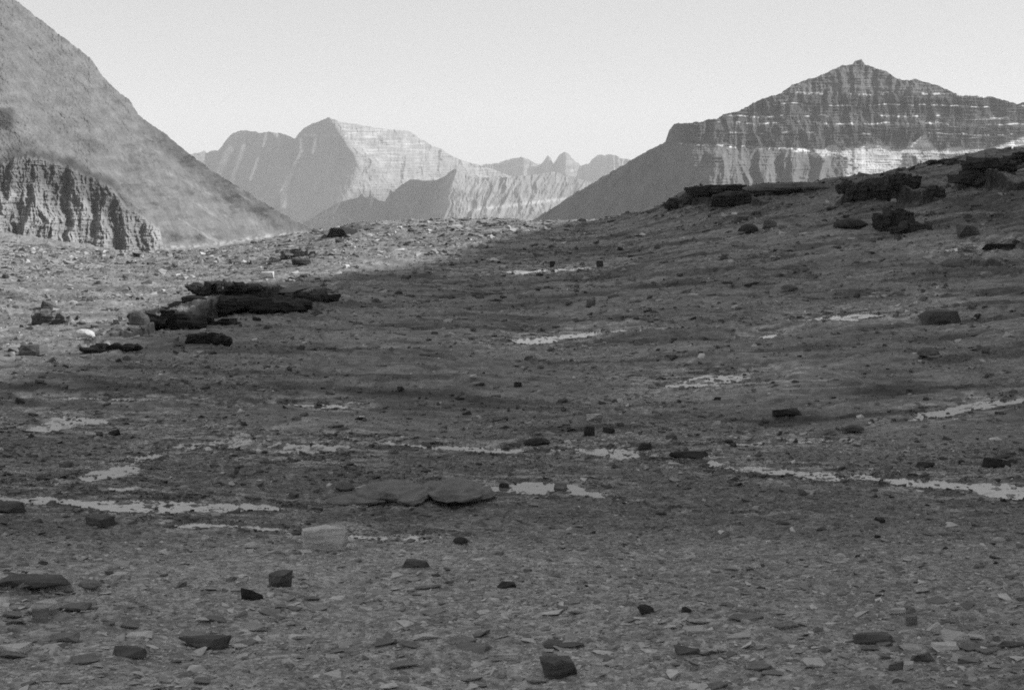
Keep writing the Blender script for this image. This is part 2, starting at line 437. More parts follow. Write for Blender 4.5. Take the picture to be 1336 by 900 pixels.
M_GROUND = ground_material()
M_WATER = water_material()
M_DARK = rock_material('dark_rock', 0.018, 0.05)  # very dark rock for outcrops and stones
M_BLACK = rock_material('shade_black_rock', 0.008, 0.025)  # near black: shade on the sunless ledge fronts is put into the rock colour
M_MID = rock_material('grey_rock', 0.12, 0.25)
M_PALE = rock_material('pale_rock', 0.22, 0.40)
M_PALER = rock_material('light_rock', 0.36, 0.60)
M_DUSK = rock_material('dull_brown_rock', 0.06, 0.14)

def tag(o, label=None, cat=None, group=None, kind=None):
    if label: o['label'] = label
    if cat: o['category'] = cat
    if group: o['group'] = group
    if kind: o['kind'] = kind
    return o

def grid_mesh(name, X, Y, Z, m, attrs=None, wrap=False, smooth=True):
    r, cN = X.shape
    co = np.stack([X, Y, Z], -1).reshape(-1, 3).astype(np.float32)
    i = np.arange(r * cN).reshape(r, cN)
    if wrap: i = np.concatenate([i, i[:, :1]], 1)
    f = np.stack([i[:-1, :-1], i[:-1, 1:], i[1:, 1:], i[1:, :-1]], -1).reshape(-1, 4)
    return raw_mesh(name, co, f, m, attrs, smooth)

def raw_mesh(name, co, f, m, attrs=None, smooth=True):
    me = bpy.data.meshes.new(name)
    n = f.shape[1]
    me.vertices.add(len(co)); me.vertices.foreach_set('co', np.ascontiguousarray(co, dtype=np.float32).ravel())
    me.loops.add(f.size); me.loops.foreach_set('vertex_index', f.astype(np.int32).ravel())
    me.polygons.add(len(f)); me.polygons.foreach_set('loop_start', np.arange(0, f.size, n, dtype=np.int32))
    me.polygons.foreach_set('use_smooth', np.full(len(f), smooth))
    me.update(calc_edges=True)
    for k, v in (attrs or {}).items():
        a = me.attributes.new(k, 'FLOAT', 'POINT'); a.data.foreach_set('value', v.astype(np.float32).ravel())
    me.materials.append(m)
    o = bpy.data.objects.new(name, me); COL.objects.link(o)
    return o

# ---------------------------------------------------------------- ground sheet
az_f = np.radians(np.arange(-23.5, 23.5001, 0.036))
az_c = np.radians(np.concatenate([np.arange(24.2, 60, 2.0), np.arange(60, 301, 10.0), np.arange(300.5, 336.3, 2.0)]))
az = np.concatenate([az_f, az_c])
rows = [0.4, 1.5, 3, 5, 7, 9, 11, 13, 15, 17, 19, 20.5]
d = 21.5
while d < 14000:
    rows.append(d)
    st = 0.03 * math.pi / 180 * d * d / 10.0 * 1.25
    if d < 330: st = min(st, 0.45)
    else: st = min(st, 0.012 * d)
    if d > 1300: st = 0.15 * d
    d += max(st, 0.03)
rows = np.array(rows + [14000.0])
A, D = np.meshgrid(az, rows)
X = D * np.sin(A); Y = D * np.cos(A)
CH = channel(X, Y)
Z = height(X, Y, CH)
Gm = gravelly(X, Y)
def ground_tone(X, Y, CH, Gm, Z):
    d = np.hypot(X, Y)
    left = 1 - sst(-0.38, -0.20, X / np.maximum(Y, 1)) * 1.0
    t = 0.105 + 0.05 * fbm(X * 0.05, Y * 0.12, 71, 4) + 0.045 * fbm(X * 0.4, Y * 0.8, 75, 4)
    t += 0.115 * (1 - sst(-.05, .35, X / np.maximum(Y, 1)) * .5) * (1 - sst(33, 45, d + 6 * fbm(X * .1, Y * .1, 77, 2)))      # paler slabby debris close by
    t -= 0.045 * sst(0.15, 0.5, fbm(X * 0.04 + 9, Y * 0.11, 81, 4)) * sst(50, 60, d)   # dark wet or lichened patches
    # pale debris beyond the shade on the left and the far crest
    mid = sst(44, 60, d)
    wx, wy = X + 3 * fbm(X * .05, Y * .1, 88, 3), Y + 2.5 * fbm(X * .04, Y * .08, 89, 3)
    t = t * (1 - 0.6 * mid * sst(0.45, 0.85, fbm(wx * 0.035, wy * 0.12, 90, 4, .6, True)))       # dark damp seams between the swells
    t = t * (1 - 0.45 * mid * sst(0.2, 0.55, fbm(wx * 0.12, wy * 0.5, 94, 4, .6)))
    t = t + 0.06 * mid * sst(0.3, 0.65, fbm(wx * 0.10 + 7, wy * 0.6, 96, 4, .6))                # pale streaks of sand and slab edges
    wet = (1 - sst(1.0, 2.4, CH))
    t = t * (1 - 0.35 * wet)
    # pale silt in the stream beds
    t = t + 0.12 * (1 - sst(0.8, 1.5, CH)) * sst(-0.2, 0.4, fbm(X * 1.1, Y * 1.6, 85, 3))
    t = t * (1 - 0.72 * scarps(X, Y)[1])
    hill = sst(4, 9, Z) * sst(120, 160, d)
    t = t * (1 - 0.3 * hill)
    # sand and silt left in broken streaks round the streams
    t = t + 0.13 * (1 - sst(1.3, 4.2, CH)) * sst(-0.05, 0.25, fbm(X * .5, Y * 1.3, 99, 5, .65))
    az_ = np.degrees(np.arctan2(X, Y)); edge_d = np.interp(az_, [-20, -17.3, -15.8, -13, -11, -7.7, -4, 0], [80, 88, 96, 112, 128, 150, 190, 400])
    pale = sst(-6, 10, d - edge_d + 8 * fbm(X * .06, Y * .06, 86, 3)) * (1 - sst(-6, -1, az_))
    t = t + 0.055 * pale + 0.05 * pale * fbm(X * .15, Y * .3, 87, 5, .65)            # pale limestone debris beyond the ledge
    return np.clip(t * (1.42 + 0.62 * sst(46, 60, d) - 0.20 * sst(34, 44, d) - .62 * pale), 0.03, 0.45)
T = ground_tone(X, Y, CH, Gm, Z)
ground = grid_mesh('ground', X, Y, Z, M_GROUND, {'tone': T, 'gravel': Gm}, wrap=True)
tag(ground, 'grey stony ground of bare bedrock, gravel and debris sloping away to the crest', kind='structure')

# ---------------------------------------------------------------- water
for (nm, pts, lab), q in zip(STREAMS, SW):
    tx = np.gradient(q[:, 0]); ty = np.gradient(q[:, 1]); L = np.hypot(tx, ty) + 1e-9
    nx, ny = -ty / L, tx / L
    off = np.linspace(-1.7, 1.7, 9)
    XX = q[:, 0][:, None] + nx[:, None] * off[None] * q[:, 2][:, None]
    YY = q[:, 1][:, None] + ny[:, None] * off[None] * q[:, 2][:, None]
    ZZ = base(XX, YY) - WATER_DROP
    o = grid_mesh(nm, XX, YY, ZZ, M_WATER)
    tag(o, lab, kind='structure')

# ---------------------------------------------------------------- mountains
def mountain(name, px0, px1, step, sky_pts, base_pts, d0, slope, lateral, tone, m, label, rowstep=0.8, rag=1.2, seed=0, drop=-440):
    px = np.arange(px0, px1 + step, step)
    top = pl(px, sky_pts); jag = rag * fbm(px * 0.10, px * 0, seed + 3, 5, 0.65)
    bot = pl(px, base_pts)
    nr = int((bot - top).max() / rowstep)
    v = np.linspace(0, 1, nr)[:, None]
    PX = np.broadcast_to(px[None], (nr, len(px))); PY = bot[None] + (top - bot)[None] * v + jag[None] * v ** 36
    dx, dy, te = ray(PX, PY)
    S = np.tan(np.radians(slope(PX, PY)))
    Dd = np.zeros_like(PX) + pl(px, d0)[None]
    dte = np.diff(te, axis=0)
    for r in range(1, nr):
        Dd[r] = Dd[r - 1] * (1 + dte[r - 1] / np.maximum(S[r] - te[r], 0.15))
    # smooth the distance a little along the columns' neighbours, then add ribs and gullies
    for _ in range(3):
        kw = 15
        pad = np.pad(Dd, ((0, 0), (kw, kw)), mode='reflect', reflect_type='odd'); cs = np.cumsum(np.pad(pad, ((0, 0), (1, 0))), 1)
        Dd = (cs[:, 2 * kw + 1:] - cs[:, :-2 * kw - 1]) / (2 * kw + 1)
    Dt = Dd + lateral(PX, PY, Dd)
    X = dx * Dt; Y = dy * Dt; Zm = CAMZ + te * Dt
    T = tone(PX, PY)
    # the far side, falling away behind the skyline
    bx, by, bz, bt = [], [], [], []
    for k in range(1, 9):
        zz = Zm[-1] + (drop - Zm[-1]) * (k / 8.0) ** 1.3
        dd = Dt[-1] + (Zm[-1] - zz) / math.tan(R(38)) + 3
        bx.append(dx[-1] * dd); by.append(dy[-1] * dd); bz.append(zz); bt.append(T[-1])
    # and the foot, down to below the valley floor
    fz = np.minimum(Zm[0] - 5, drop)
    fd = Dt[0] - (Zm[0] - fz) / math.tan(R(50))
    X = np.concatenate([(dx[0] * fd)[None], X, np.array(bx)]); Y = np.concatenate([(dy[0] * fd)[None], Y, np.array(by)])
    Zm = np.concatenate([fz[None], Zm, np.array(bz)]); T = np.concatenate([T[:1], T, np.array(bt)])
    o = grid_mesh(name, X, Y, Zm, m, {'tone': T}, smooth=False)
    tag(o, label, kind='structure')
    return o

M_NEARM = tone_material('near_mountain_rock', 0.08, 0.3, 1.5)
M_RIGHTM = tone_material('banded_mountain_rock', 0.03, 0.3, 2.0, 1.2)
M_FARM = tone_material('far_mountain_rock', 0.006, 0.25)

# ---- left mountain: long debris slope with a buttressed cliff at its foot
L_SKY = [(-300,-230),(-60,-62),(0,-14),(20,0),(45,20),(75,43),(100,62),(118,76),(126,88),(134,100),(150,116),(160,124),(172,134),(180,149),(196,162),(212,172),(222,180),(250,203),(280,225),(310,243),(340,262),(370,280),(395,293),(420,306),(440,316),(470,330)]
L_BASE = [(-300,300),(0,306),(60,312),(110,326),(150,332),(210,338),(260,334),(320,330),(400,324),(440,334),(470,345)]
cl_top = [(-300,200),(-60,215),(0,212),(25,205),(60,207),(90,218),(120,232),(145,243),(165,270),(190,285),(208,300),(216,328),(470,360)]
def l_cliff(PX, PY):
    tp = pl(PX, cl_top) + 5 * fbm(PX * 0.07, PX * 0, 101, 3)
    return sst(-3, 3, PY - tp) * (1 - sst(-9, 5, PX - 216 + 12 * fbm(PX * .03, PY * .06, 108, 3)))
def l_slope(PX, PY):
    cl = l_cliff(PX, PY)
    n = fbm(PX * 0.010 + PY * 0.01, PY * 0.045 - PX * 0.012, 103, 4)
    s = 34 + 5 * n + 16 * sst(0.3, 0.6, fbm(PX * 0.012, PY * 0.06 - PX * .01, 105, 4))
    small = sst(-50, -25, PX) * (1 - sst(15, 24, PX)) * sst(138, 143, PY) * (1 - sst(165, 172, PY))
    s = s + 40 * small
    return np.clip(s * (1 - cl) + (66 + 14 * fbm(PX * 0.02, PY * 0.10, 107, 3)) * cl, 24, 84)
def l_ribs(PX, PY):
    wx = PX + 9 * fbm(PX * .02, PY * .03, 1, 3)
    q = fbm(wx * 0.030, PY * 0.010, 111, 2, 0.5, True)
    q2 = fbm(wx * 0.11, PY * 0.035, 113, 3, 0.6, True)
    return q, q2
def l_lat(PX, PY, D):
    cl = l_cliff(PX, PY)
    q, q2 = l_ribs(PX, PY)
    cliff = -15 * q - 6 * q2 - 3 * fbm(PX * .2, PY * .2, 116, 4) - 3.5 * fbm(PX * .03, PY * .3, 109, 4, .6)
    # debris slope: runnels going down to the right
    u = PX * 0.6 - PY; r_ = fbm(u * 0.035 + PX * .012, (PX + PY * 0.6) * 0.02, 115, 6, 0.6)
    slope_ = 5.5 * r_ + 2.5 * fbm(PX * .02, PY * .13 + PX * .01, 114, 4, .6) * (1 - sst(120, 200, PY)) + 0.8 * fbm(PX * .12, PY * .16, 139, 3, .6) + 0.5 * fbm(u * 0.2, (PX + PY * .6) * 0.03, 117, 3) + 1.3 * fbm(PX * .25, PY * .25, 118, 3)
    return (cliff * cl + slope_ * (1 - cl)) * D / 1300
def l_tone(PX, PY):
    cl = l_cliff(PX, PY)
    u = PX * 0.62 - PY
    t = 0.13 + 0.03 * fbm(PX * .012, PY * .11 + PX * .008, 119, 5, .6) + 0.02 * fbm(u * 0.03, (PX + PY) * 0.008, 121, 4) + 0.03 * fbm(PX * 0.05, PY * 0.08, 123, 5) + 0.035 * fbm(PX * 0.35, PY * 0.5, 124, 3, .7)
    # darker scrubby bands along the right hand ridge and across the slope
    up = PY - pl(PX, L_SKY)
    t -= 0.04 * sst(0.0, 0.5, fbm(u * 0.045 + 5, (PX + PY * .6) * 0.015, 127, 6, .65)) * sst(120, 200, PX)
    t -= 0.055 * (1 - sst(14, 34, up + 8 * fbm(PX * .04, PY * .04, 126, 3))) * sst(165, 215, PX)
    t -= 0.05 * sst(0.0, 0.4, fbm(PX * 0.025, PY * 0.05, 129, 7, .65)) * sst(120, 190, PY)
    t += 0.07 * sst(0.2, 0.5, fbm(u * 0.09, (PX + PY * .6) * 0.012, 131, 6, .65)) * sst(150, 220, PX)
    # dark bedrock above and in the cliff, paler ribs
    tp = pl(PX, cl_top)
    dk = sst(-16, -2, PY - tp + 8 * fbm(PX * .05, PY * .05, 130, 3)) * (1 - sst(26, 52, PY - tp + 12 * fbm(PX * .06, PY * .04, 132, 3))) * (1 - sst(140, 200, PX))
    t = t * (1 - 0.6 * dk)
    q, q2 = l_ribs(PX, PY)
    tc = 0.14 + 0.09 * q + 0.05 * q2 + 0.05 * fbm(PX * 0.1, PY * 0.05, 133, 3)
    t = t * (1 - cl) + tc * cl * (1 - 0.5 * dk)
    small = sst(-50, -25, PX) * (1 - sst(12, 24, PX)) * sst(138, 143, PY) * (1 - sst(165, 172, PY))
    t = t * (1 - 0.6 * small)
    # pale washed band at the foot of the slope
    ft = pl(PX, [(200, 322), (250, 322), (300, 316), (340, 309), (395, 304), (420, 312)])
    band = np.exp(-((PY - ft - 2 * fbm(PX * .08, PX * 0, 5, 2)) / 3.0) ** 2) * sst(205, 225, PX) * (1 - sst(385, 405, PX))
    t += 0.13 * band * sst(-.25, .25, fbm(PX * 0.15, PY * 0.2, 137, 3))
    return np.clip(t, 0.03, 0.5)
mountain('mountain', -300, 470, 0.8, L_SKY, L_BASE, [(-300,1000),(0,1050),(200,1150),(320,1350),(400,1600),(470,1800)],
         l_slope, l_lat, l_tone, M_NEARM, 'near mountain slope on the left, with a buttressed cliff at its foot', seed=200, rag=4.5)

# ---- right mountain: banded cliffs, pyramid summit, snow ledges
R_SKY = [(640,330),(690,292),(700,284),(730,266),(752,250),(760,247),(800,223),(830,205),(868,185),(873,170),(880,162),(905,160),(935,155),(945,149),(962,146),(990,131),(1020,121),(1032,112),(1047,106),(1064,101),(1083,93),(1098,86),(1112,84),(1115,79),(1124,78),(1129,85),(1142,89),(1158,94),(1170,103),(1180,105),(1195,104),(1215,109),(1236,117),(1250,124),(1275,125),(1292,126),(1310,131),(1328,136),(1345,132),(1400,112),(1520,90),(1640,120)]
R_BASE = [(640,340),(700,310),(1640,310)]
led1 = [(640,190),(870,186),(960,190),(1080,196),(1140,192),(1250,196),(1336,190),(1640,190)]    # foot of the lower cliff
def r_ridge(PY): return pl(PY, [(160, 874), (190, 884), (230, 895), (300, 912)])
def r_cliff(PX, PY):
    return 1 - sst(-2, 2, PY - pl(PX, led1) - 2 * fbm(PX * .05, PX * 0, 301, 3))
def r_bench(PX, PY):
    b = 0
    w_ = 5 * fbm(PX * 0.012, PX * 0, 303, 4, .6)
    for y0, hw in ((123, 2.2), (137, 1.0), (152, 1.8), (161, 1.6), (174, 1.0)):
        b = np.maximum(b, np.exp(-((PY - y0 - w_ - 0.5 * (0.012 * (PX - 1100))) / hw) ** 2))
    return b * sst(895, 960, PX) * sst(-.35, .15, fbm(PX * .02, PY * .06, 304, 3))
def r_slope(PX, PY):
    cl = r_cliff(PX, PY)
    s = (68 + 12 * fbm(PX * 0.01, PY * 0.12, 305, 3)) * cl + (42 + 6 * fbm(PX * .03, PY * .04, 307, 3)) * (1 - cl)
    s = s - 42 * r_bench(PX, PY) * cl
    py_ = sst(1020, 1040, PX) * (1 - sst(1235, 1250, PX)) * (1 - sst(118, 123, PY))
    s = s - 14 * py_
    lft = 1 - sst(-6, 6, PX - r_ridge(PY))
    s = s * (1 - lft) + 38 * lft
    return np.clip(s, 20, 84)
def r_lat(PX, PY, D):
    k = D / 2700.0
    rx = PX - r_ridge(PY)
    base_ = np.where(rx < 0, -rx * 1.9, rx * 0.25)
    base_ = base_ - 25 * sst(1180, 1330, PX)
    pil = fbm((PX + 4 * fbm(PX * .04, PY * .04, 318, 3)) * 0.045, PY * 0.012, 319, 2, 0.5, True) * sst(4, 20, rx)
    base_ = base_ - 8 * pil * (1 - sst(188, 196, PY)) * (1 - 0.7 * sst(1180, 1260, PX))
    sp = fbm(PX * 0.028 + 0.4 * fbm(PX * .01, PY * .02, 2, 2), PY * 0.004, 311, 2, 0.5, True)
    low = sst(190, 205, PY) * sst(0, 30, rx) * (1 - sst(1060, 1110, PX))
    base_ = base_ - 34 * sp * low
    gul = fbm((PX + 5 * fbm(PX * .03, PY * .05, 312, 3)) * 0.06, PY * 0.03, 313, 3, 0.5, True)
    sn = np.clip(r_field(PX, PY) * 1.3, 0, 1)
    base_ = base_ - (9 * gul) * (1 - sn) * sst(-4, 30, rx) * (1 - 0.6 * sst(1230, 1300, PX)) - 1.5 * fbm(PX * .25, PY * .15, 315, 3, 0.6, True)
    base_ = base_ - 4 * fbm(PX * .03, PY * .45, 316, 3) * sst(0, 12, rx)
    lf = sst(-4, -30, rx) if False else (1 - sst(-30, -4, rx))
    base_ = base_ - 11 * lf * fbm(PX * .06 + PY * .05, PY * .02, 317, 5, .6)
    return base_ * k
def r_field(PX, PY):
    n2 = fbm(PX * 0.09, PY * 0.14, 323, 4, 0.6); n = fbm(PX * 0.05, PY * 0.10, 321, 4, 0.6)
    up = pl(PX, [(1066, 205), (1080, 190), (1092, 189), (1100, 196), (1112, 191), (1135, 188), (1160, 190), (1165, 197), (1182, 194), (1200, 180), (1208, 173), (1214, 186), (1225, 196), (1250, 192), (1300, 195), (1336, 192)])
    lo = pl(PX, [(1066, 210), (1080, 250), (1180, 250), (1230, 216), (1290, 207), (1336, 204)])
    f = sst(-1.5, 1.5, PY - up + 3 * n) * (1 - sst(-3, 3, PY - lo - 6 * n)) * sst(1066, 1076, PX)
    rocky = -.15 + 1.1 * (1 - sst(0, 12, PX - pl(PY, [(185, 1064), (200, 1072), (215, 1086), (235, 1100)]))) + np.exp(-(((PX - 1094) / 17) ** 2 + ((PY - 214) / 13) ** 2)) + .8 * np.exp(-(((PX - 1190) / 14) ** 2 + ((PY - 212) / 12) ** 2)) + .6 * sst(1215, 1235, PX) * sst(196, 202, PY)
    return f * sst(-0.15, 0.25, n2 + 0.35 - rocky)
def r_snow(PX, PY):
    s = np.zeros_like(PX)
    n = fbm(PX * 0.05, PY * 0.10, 321, 5, 0.65); n2 = fbm(PX * 0.12, PY * 0.35, 323, 4, 0.65)
    s = np.maximum(s, sst(0.45, 0.95, r_bench(PX, PY) + 1.1 * n2 + 0.5 * n - 0.2) * 0.9)
    # ledge snow at the foot of the lower cliff
    y = PY - pl(PX, led1)
    a = sst(-1, 1, y) * (1 - sst(1.2 + 5 * sst(1030, 1070, PX), 3.5 + 8 * sst(1030, 1070, PX), y + 6 * n)) * sst(-0.05, 0.12, n2 + 0.28 * sst(1000, 1040, PX) - .1) * sst(878, 890, PX) * (1 - sst(1074, 1084, PX + 10 * n))
    s = np.maximum(s, a * (1.2 - .6 * sst(1055, 1070, PX)))
    # snowfield in the cirque
    s = np.maximum(s, r_field(PX, PY) * (0.66 + 0.5 * fbm(PX * .05 + PY * .04, PY * .09, 327, 4, .6)))
    # clean strip rising to the right edge
    yc = pl(PX, [(1240, 216), (1280, 203), (1336, 184), (1420, 160)])
    s = np.maximum(s, (1 - sst(3, 7, np.abs(PY - yc))) * sst(1240, 1265, PX))
    # dashes on the broken cliffs at the right and small flecks under the summit
    da = sst(0.28, 0.5, fbm(PX * 0.035, PY * 0.40, 325, 4, 0.6)) * sst(1180, 1230, PX) * sst(126, 140, PY) * (1 - sst(184, 192, PY))
    s = np.maximum(s, 0.5 * da)
    fl = sst(0.2, 0.5, n2) * np.exp(-(((PX - 1146) / 12) ** 2 + ((PY - 114) / 9) ** 2))
    s = np.maximum(s, fl)
    return s * sst(-2, 10, PX - r_ridge(PY))
def r_tone(PX, PY):
    cl = r_cliff(PX, PY)
    rgt = sst(0, 14, PX - r_ridge(PY))
    t = 0.075 + 0.03 * fbm(PX * 0.03, PY * 0.22, 331, 4) * rgt + 0.03 * fbm(PX * .13, PY * .035, 333, 4)
    t = t * cl + (0.085 + 0.04 * rgt + 0.035 * fbm(PX * .08, PY * .03, 335, 4) + .02 * fbm(PX * .3, PY * .3, 336, 3)) * (1 - cl)
    dark = np.maximum(sst(126, 130, PY) * (1 - sst(145, 150, PY)), sst(164, 168, PY) * (1 - sst(182, 186, PY))) * sst(1080, 1110, PX) * (1 - sst(1240, 1330, PX) * .5)
    t = t * (1 - 0.45 * dark)
    pyr = sst(1000, 1030, PX) * (1 - sst(1240, 1250, PX)) * (1 - sst(119, 123, PY))
    t = t + 0.03 * pyr + (1 - rgt) * (.02 + .035 * fbm(PX * .07 + PY * .06, PY * .03, 337, 6, .65))
    s = r_snow(PX, PY)
    return np.clip(t * (1 - s) + 0.62 * s, 0.03, 0.8)
mountain('mountain', 640, 1640, 0.8, R_SKY, R_BASE, [(640,2900),(700,2750),(900,2450),(1100,2550),(1336,2700),(1640,2800)],
         r_slope, r_lat, r_tone, M_RIGHTM, 'right mountain with a pyramid summit, banded cliffs and snow ledges', seed=300, rag=3.2)

# ---- centre massif far away
C_SKY = [(200,215),(250,201),(262,199),(266,196),(270,200),(276,196),(284,197),(290,190),(297,180),(305,173),(314,171),(322,170),(327,172),(334,171),(338,174),(352,172),(370,175),(385,181),(390,174),(397,167),(408,161),(420,157),(428,154),(436,155),(442,159),(455,161),(470,163),(490,167),(508,169),(530,170),(537,173),(545,179),(560,188),(578,196),(592,205),(605,210),(620,214),(640,220),(680,235),(760,260)]
C_BASE = [(200,330),(760,330)]
def c_ridge(PY): return pl(PY, [(154, -28), (168, -20), (185, -8), (200, 2), (215, 8), (240, 0), (262, -12), (330, -40)])
def c_slope(PX, PY):
    n = fbm(PX * 0.01, PY * 0.16, 401, 3)
    s = 50 + 14 * n + 12 * (1 - sst(195, 215, PY))
    return np.clip(s, 30, 78)
def c_lat(PX, PY, D):
    q = PX - c_ridge(PY)
    b = pl(q, [(200, -700), (300, 200), (372, -360), (380, -300), (458, -850), (475, -800), (560, -350), (640, 0), (760, 500)])
    b = b - 42 * fbm(PX * 0.05 + .5 * fbm(PX * .03, PY * .04, 402, 3), PY * 0.02, 403, 3, 0.5, True) - 8 * fbm(PX * .2, PY * .08, 405, 3, 0.6, True)
    b = b - 10 * fbm(PX * .05, PY * .5, 407, 2)
    return b * D / 9000
def c_tone(PX, PY):
    q = PX - c_ridge(PY)
    t = 0.12 + 0.05 * fbm(PX * 0.02, PY * 0.35, 411, 4) * sst(450, 470, q) + 0.07 * fbm(PX * .12, PY * .05, 413, 4) + .05 * fbm(PX * .3 + PY * .1, PY * .12, 414, 3)
    st = 0.16 * sst(0.0, 0.5, fbm(PX * .03, PY * .55, 415, 3)) * sst(455, 470, q) * (1 - sst(560, 600, PX)) * (1 - sst(200, 225, PY))
    t = t + st + 0.08 * sst(458, 466, q) * (1 - sst(235, 260, PY))
    for x0, y0, x1, y1, w_ in ((392, 182, 393, 198, 1.6), (393, 198, 384, 215, 2), (384, 215, 378, 232, 2.5), (378, 232, 370, 250, 4), (370, 250, 370, 268, 4.5), (337, 206, 327, 234, 2), (412, 180, 408, 200, 1.5), (300, 195, 285, 225, 5), (318, 190, 298, 250, 3), (347, 176, 344, 190, 2)):
        k = np.clip(((PX - x0) * (x1 - x0) + (PY - y0) * (y1 - y0)) / ((x1 - x0) ** 2 + (y1 - y0) ** 2), 0, 1)
        dd = np.hypot(PX - x0 - k * (x1 - x0), PY - y0 - k * (y1 - y0))
        t = t + 0.5 * (1 - sst(w_ * .3, w_ * 1.4, dd + 1.2 * fbm(PX * .2, PY * .2, 417, 2)))
    led = np.exp(-((PY - 177 - .03 * (PX - 430)) / 1.0) ** 2) * sst(392, 400, PX) * (1 - sst(452, 458, PX)) * sst(-.2, .1, fbm(PX * .2, PX * 0, 418, 2))
    t = t + 0.3 * led
    return np.clip(t, 0.05, 0.6)
mountain('mountain', 200, 760, 0.8, C_SKY, C_BASE, [(200,9400),(430,9000),(640,9800),(760,10000)],
         c_slope, c_lat, c_tone, M_FARM, 'distant massif in the centre, dark on its left faces and pale banded on its right', seed=400, rag=2.0)

# ---- jagged far peaks between the massif and the right mountain
J_SKY = [(560,240),(600,216),(630,215),(650,213),(660,209),(668,207),(680,205),(690,208),(697,213),(706,214),(711,208),(714,204),(718,206),(722,214),(730,202),(736,198),(742,201),(750,210),(758,216),(768,214),(773,207),(780,202),(788,203),(794,201),(803,203),(810,207),(822,208),(835,214),(860,225),(900,240)]
def j_slope(PX, PY): return np.clip(50 + 12 * fbm(PX * .03, PY * .2, 501, 3), 30, 75)
def j_lat(PX, PY, D):
    b = pl(PX, [(560, 0), (660, 0), (683, -250), (705, 100), (716, -200), (726, 150), (738, -350), (760, 100), (775, 60), (800, -150), (900, 300)])
    return b - 90 * fbm(PX * 0.08, PY * .015, 503, 3, .55, True)
def j_tone(PX, PY):
    t = 0.14 + 0.09 * fbm(PX * .08, PY * .2, 511, 4)
    return np.clip(t + 0.3 * sst(0.25, 0.5, fbm(PX * .05 + PY * .05, PY * .35, 513, 4)) * sst(208, 216, PY), .05, .6)
mountain('mountain', 560, 900, 0.8, J_SKY, [(560,300),(900,300)], [(560,12000),(900,12000)], j_slope, j_lat, j_tone, M_FARM,
         'line of small jagged peaks on the skyline left of the right mountain', seed=500, rag=2.4)

# ---- lower spur in front of the massif
S_SKY = [(330,314),(380,298),(410,283),(433,267),(450,262),(466,258),(472,253),(476,258),(481,257),(483,246),(486,257),(496,262),(502,263),(507,256),(509,248),(513,250),(524,241),(536,234),(556,236),(570,235),(582,229),(593,220),(600,224),(614,231),(650,232),(672,230),(700,228),(722,224),(740,228),(765,236),(790,246),(840,262),(900,280)]
def s_slope(PX, PY): return np.clip(44 + 12 * fbm(PX * .02, PY * .12, 601, 3), 28, 75)
def s_lat(PX, PY, D):
    q = PX + (PY - 240) * 0.35
    b = pl(q, [(330, 300), (420, 0), (500, -60), (520, 20), (590, -330), (700, -140), (780, 100), (900, 400)])
    return b - 42 * fbm(PX * 0.05 + PY * 0.02 + .4 * fbm(PX * .03, PY * .04, 602, 3), PY * .016, 603, 3, .5, True) - 6 * fbm(PX * .2, PY * .1, 605, 3, .6, True)
def s_tone(PX, PY):
    t = 0.10 + 0.05 * fbm(PX * .05, PY * .12, 611, 4) + .04 * fbm(PX * .3, PY * .2, 612, 3)
    t = t + 0.10 * sst(0.0, 0.5, fbm(PX * .14 + PY * .06, PY * .03, 613, 3, .6, True)) * sst(560, 590, PX)
    t = t - 0.07 * sst(430, 460, PX) * (1 - sst(560, 590, PX + (PY - 240) * .5))
    t = t + 0.15 * np.exp(-((PY - 276 + .12 * (PX - 600)) / 2.0) ** 2) * sst(600, 620, PX)
    return np.clip(t, .04, .5)
mountain('mountain', 330, 900, 0.8, S_SKY, [(330,345),(900,330)], [(330,6500),(600,6200),(900,6600)], s_slope, s_lat, s_tone, M_FARM,
         'lower spur below the distant massif, dark at its left and fluted at its right', seed=600, rag=2.2)

# ---- ridge beside the valley, outside the frame on the right: it keeps the sun off the shelf
SHADE = [(-80, 480), (0, 481), (60, 474), (105, 459), (150, 441), (200, 421), (240, 398), (300, 376), (360, 371), (420, 366), (500, 352), (560, 342), (610, 327), (650, 314), (700, 301), (735, 296)]
edge = []
for px, py in SHADE:
    x, y, dd = hit(px, py); edge.append((x, y, float(base(x, y))))
edge = np.array(edge)
RX = 380.0
tn = np.array([(RX - e[0]) / sdir.x for e in edge])
ry = edge[:, 1] + tn * sdir.y; rz = edge[:, 2] + tn * sdir.z
o_ = np.argsort(ry); ry, rz = ry[o_], rz[o_]
yy = np.concatenate([np.linspace(-700, ry[0] - 10, 60), np.linspace(ry[0], ry[-1], 160), np.linspace(ry[-1] + 2, ry[-1] + 60, 40)])
crest = np.interp(yy, ry, rz)
crest = crest * (1 - 0.5 * sst(ry[0] - 100, -700, yy) * 0) + (0.6 + 4.0 * sst(ry[0] + 60, ry[-1], yy)) * fbm(yy * 0.04, yy * 0, 701, 4)
crest = crest + 60 * (1 - sst(-300, ry[0], yy)) - (crest + 60) * sst(ry[-1] + 5, ry[-1] + 55, yy)
vv = np.concatenate([np.linspace(-1, 0, 50), np.linspace(0, 1, 50)[1:]])
YY, VV = np.meshgrid(yy, vv)
CC = np.broadcast_to(crest[None], YY.shape)
wid = (CC + 70) / math.tan(R(63))
XX = RX + VV * wid + 5 * fbm(YY * .03, VV * 4, 703, 4) * np.abs(VV) * (1 - np.abs(VV)) * 4
ZZ = CC - np.abs(VV) * (CC + 70) + 6 * fbm(YY * .04, VV * 5, 705, 4) * np.minimum(np.abs(VV) * 6, 1)
o = grid_mesh('ridge', XX, YY, ZZ, M_NEARM, {'tone': np.full(XX.shape, 0.12)})
tag(o, 'rock ridge beyond the right edge of the view that shades the shelf', kind='structure')

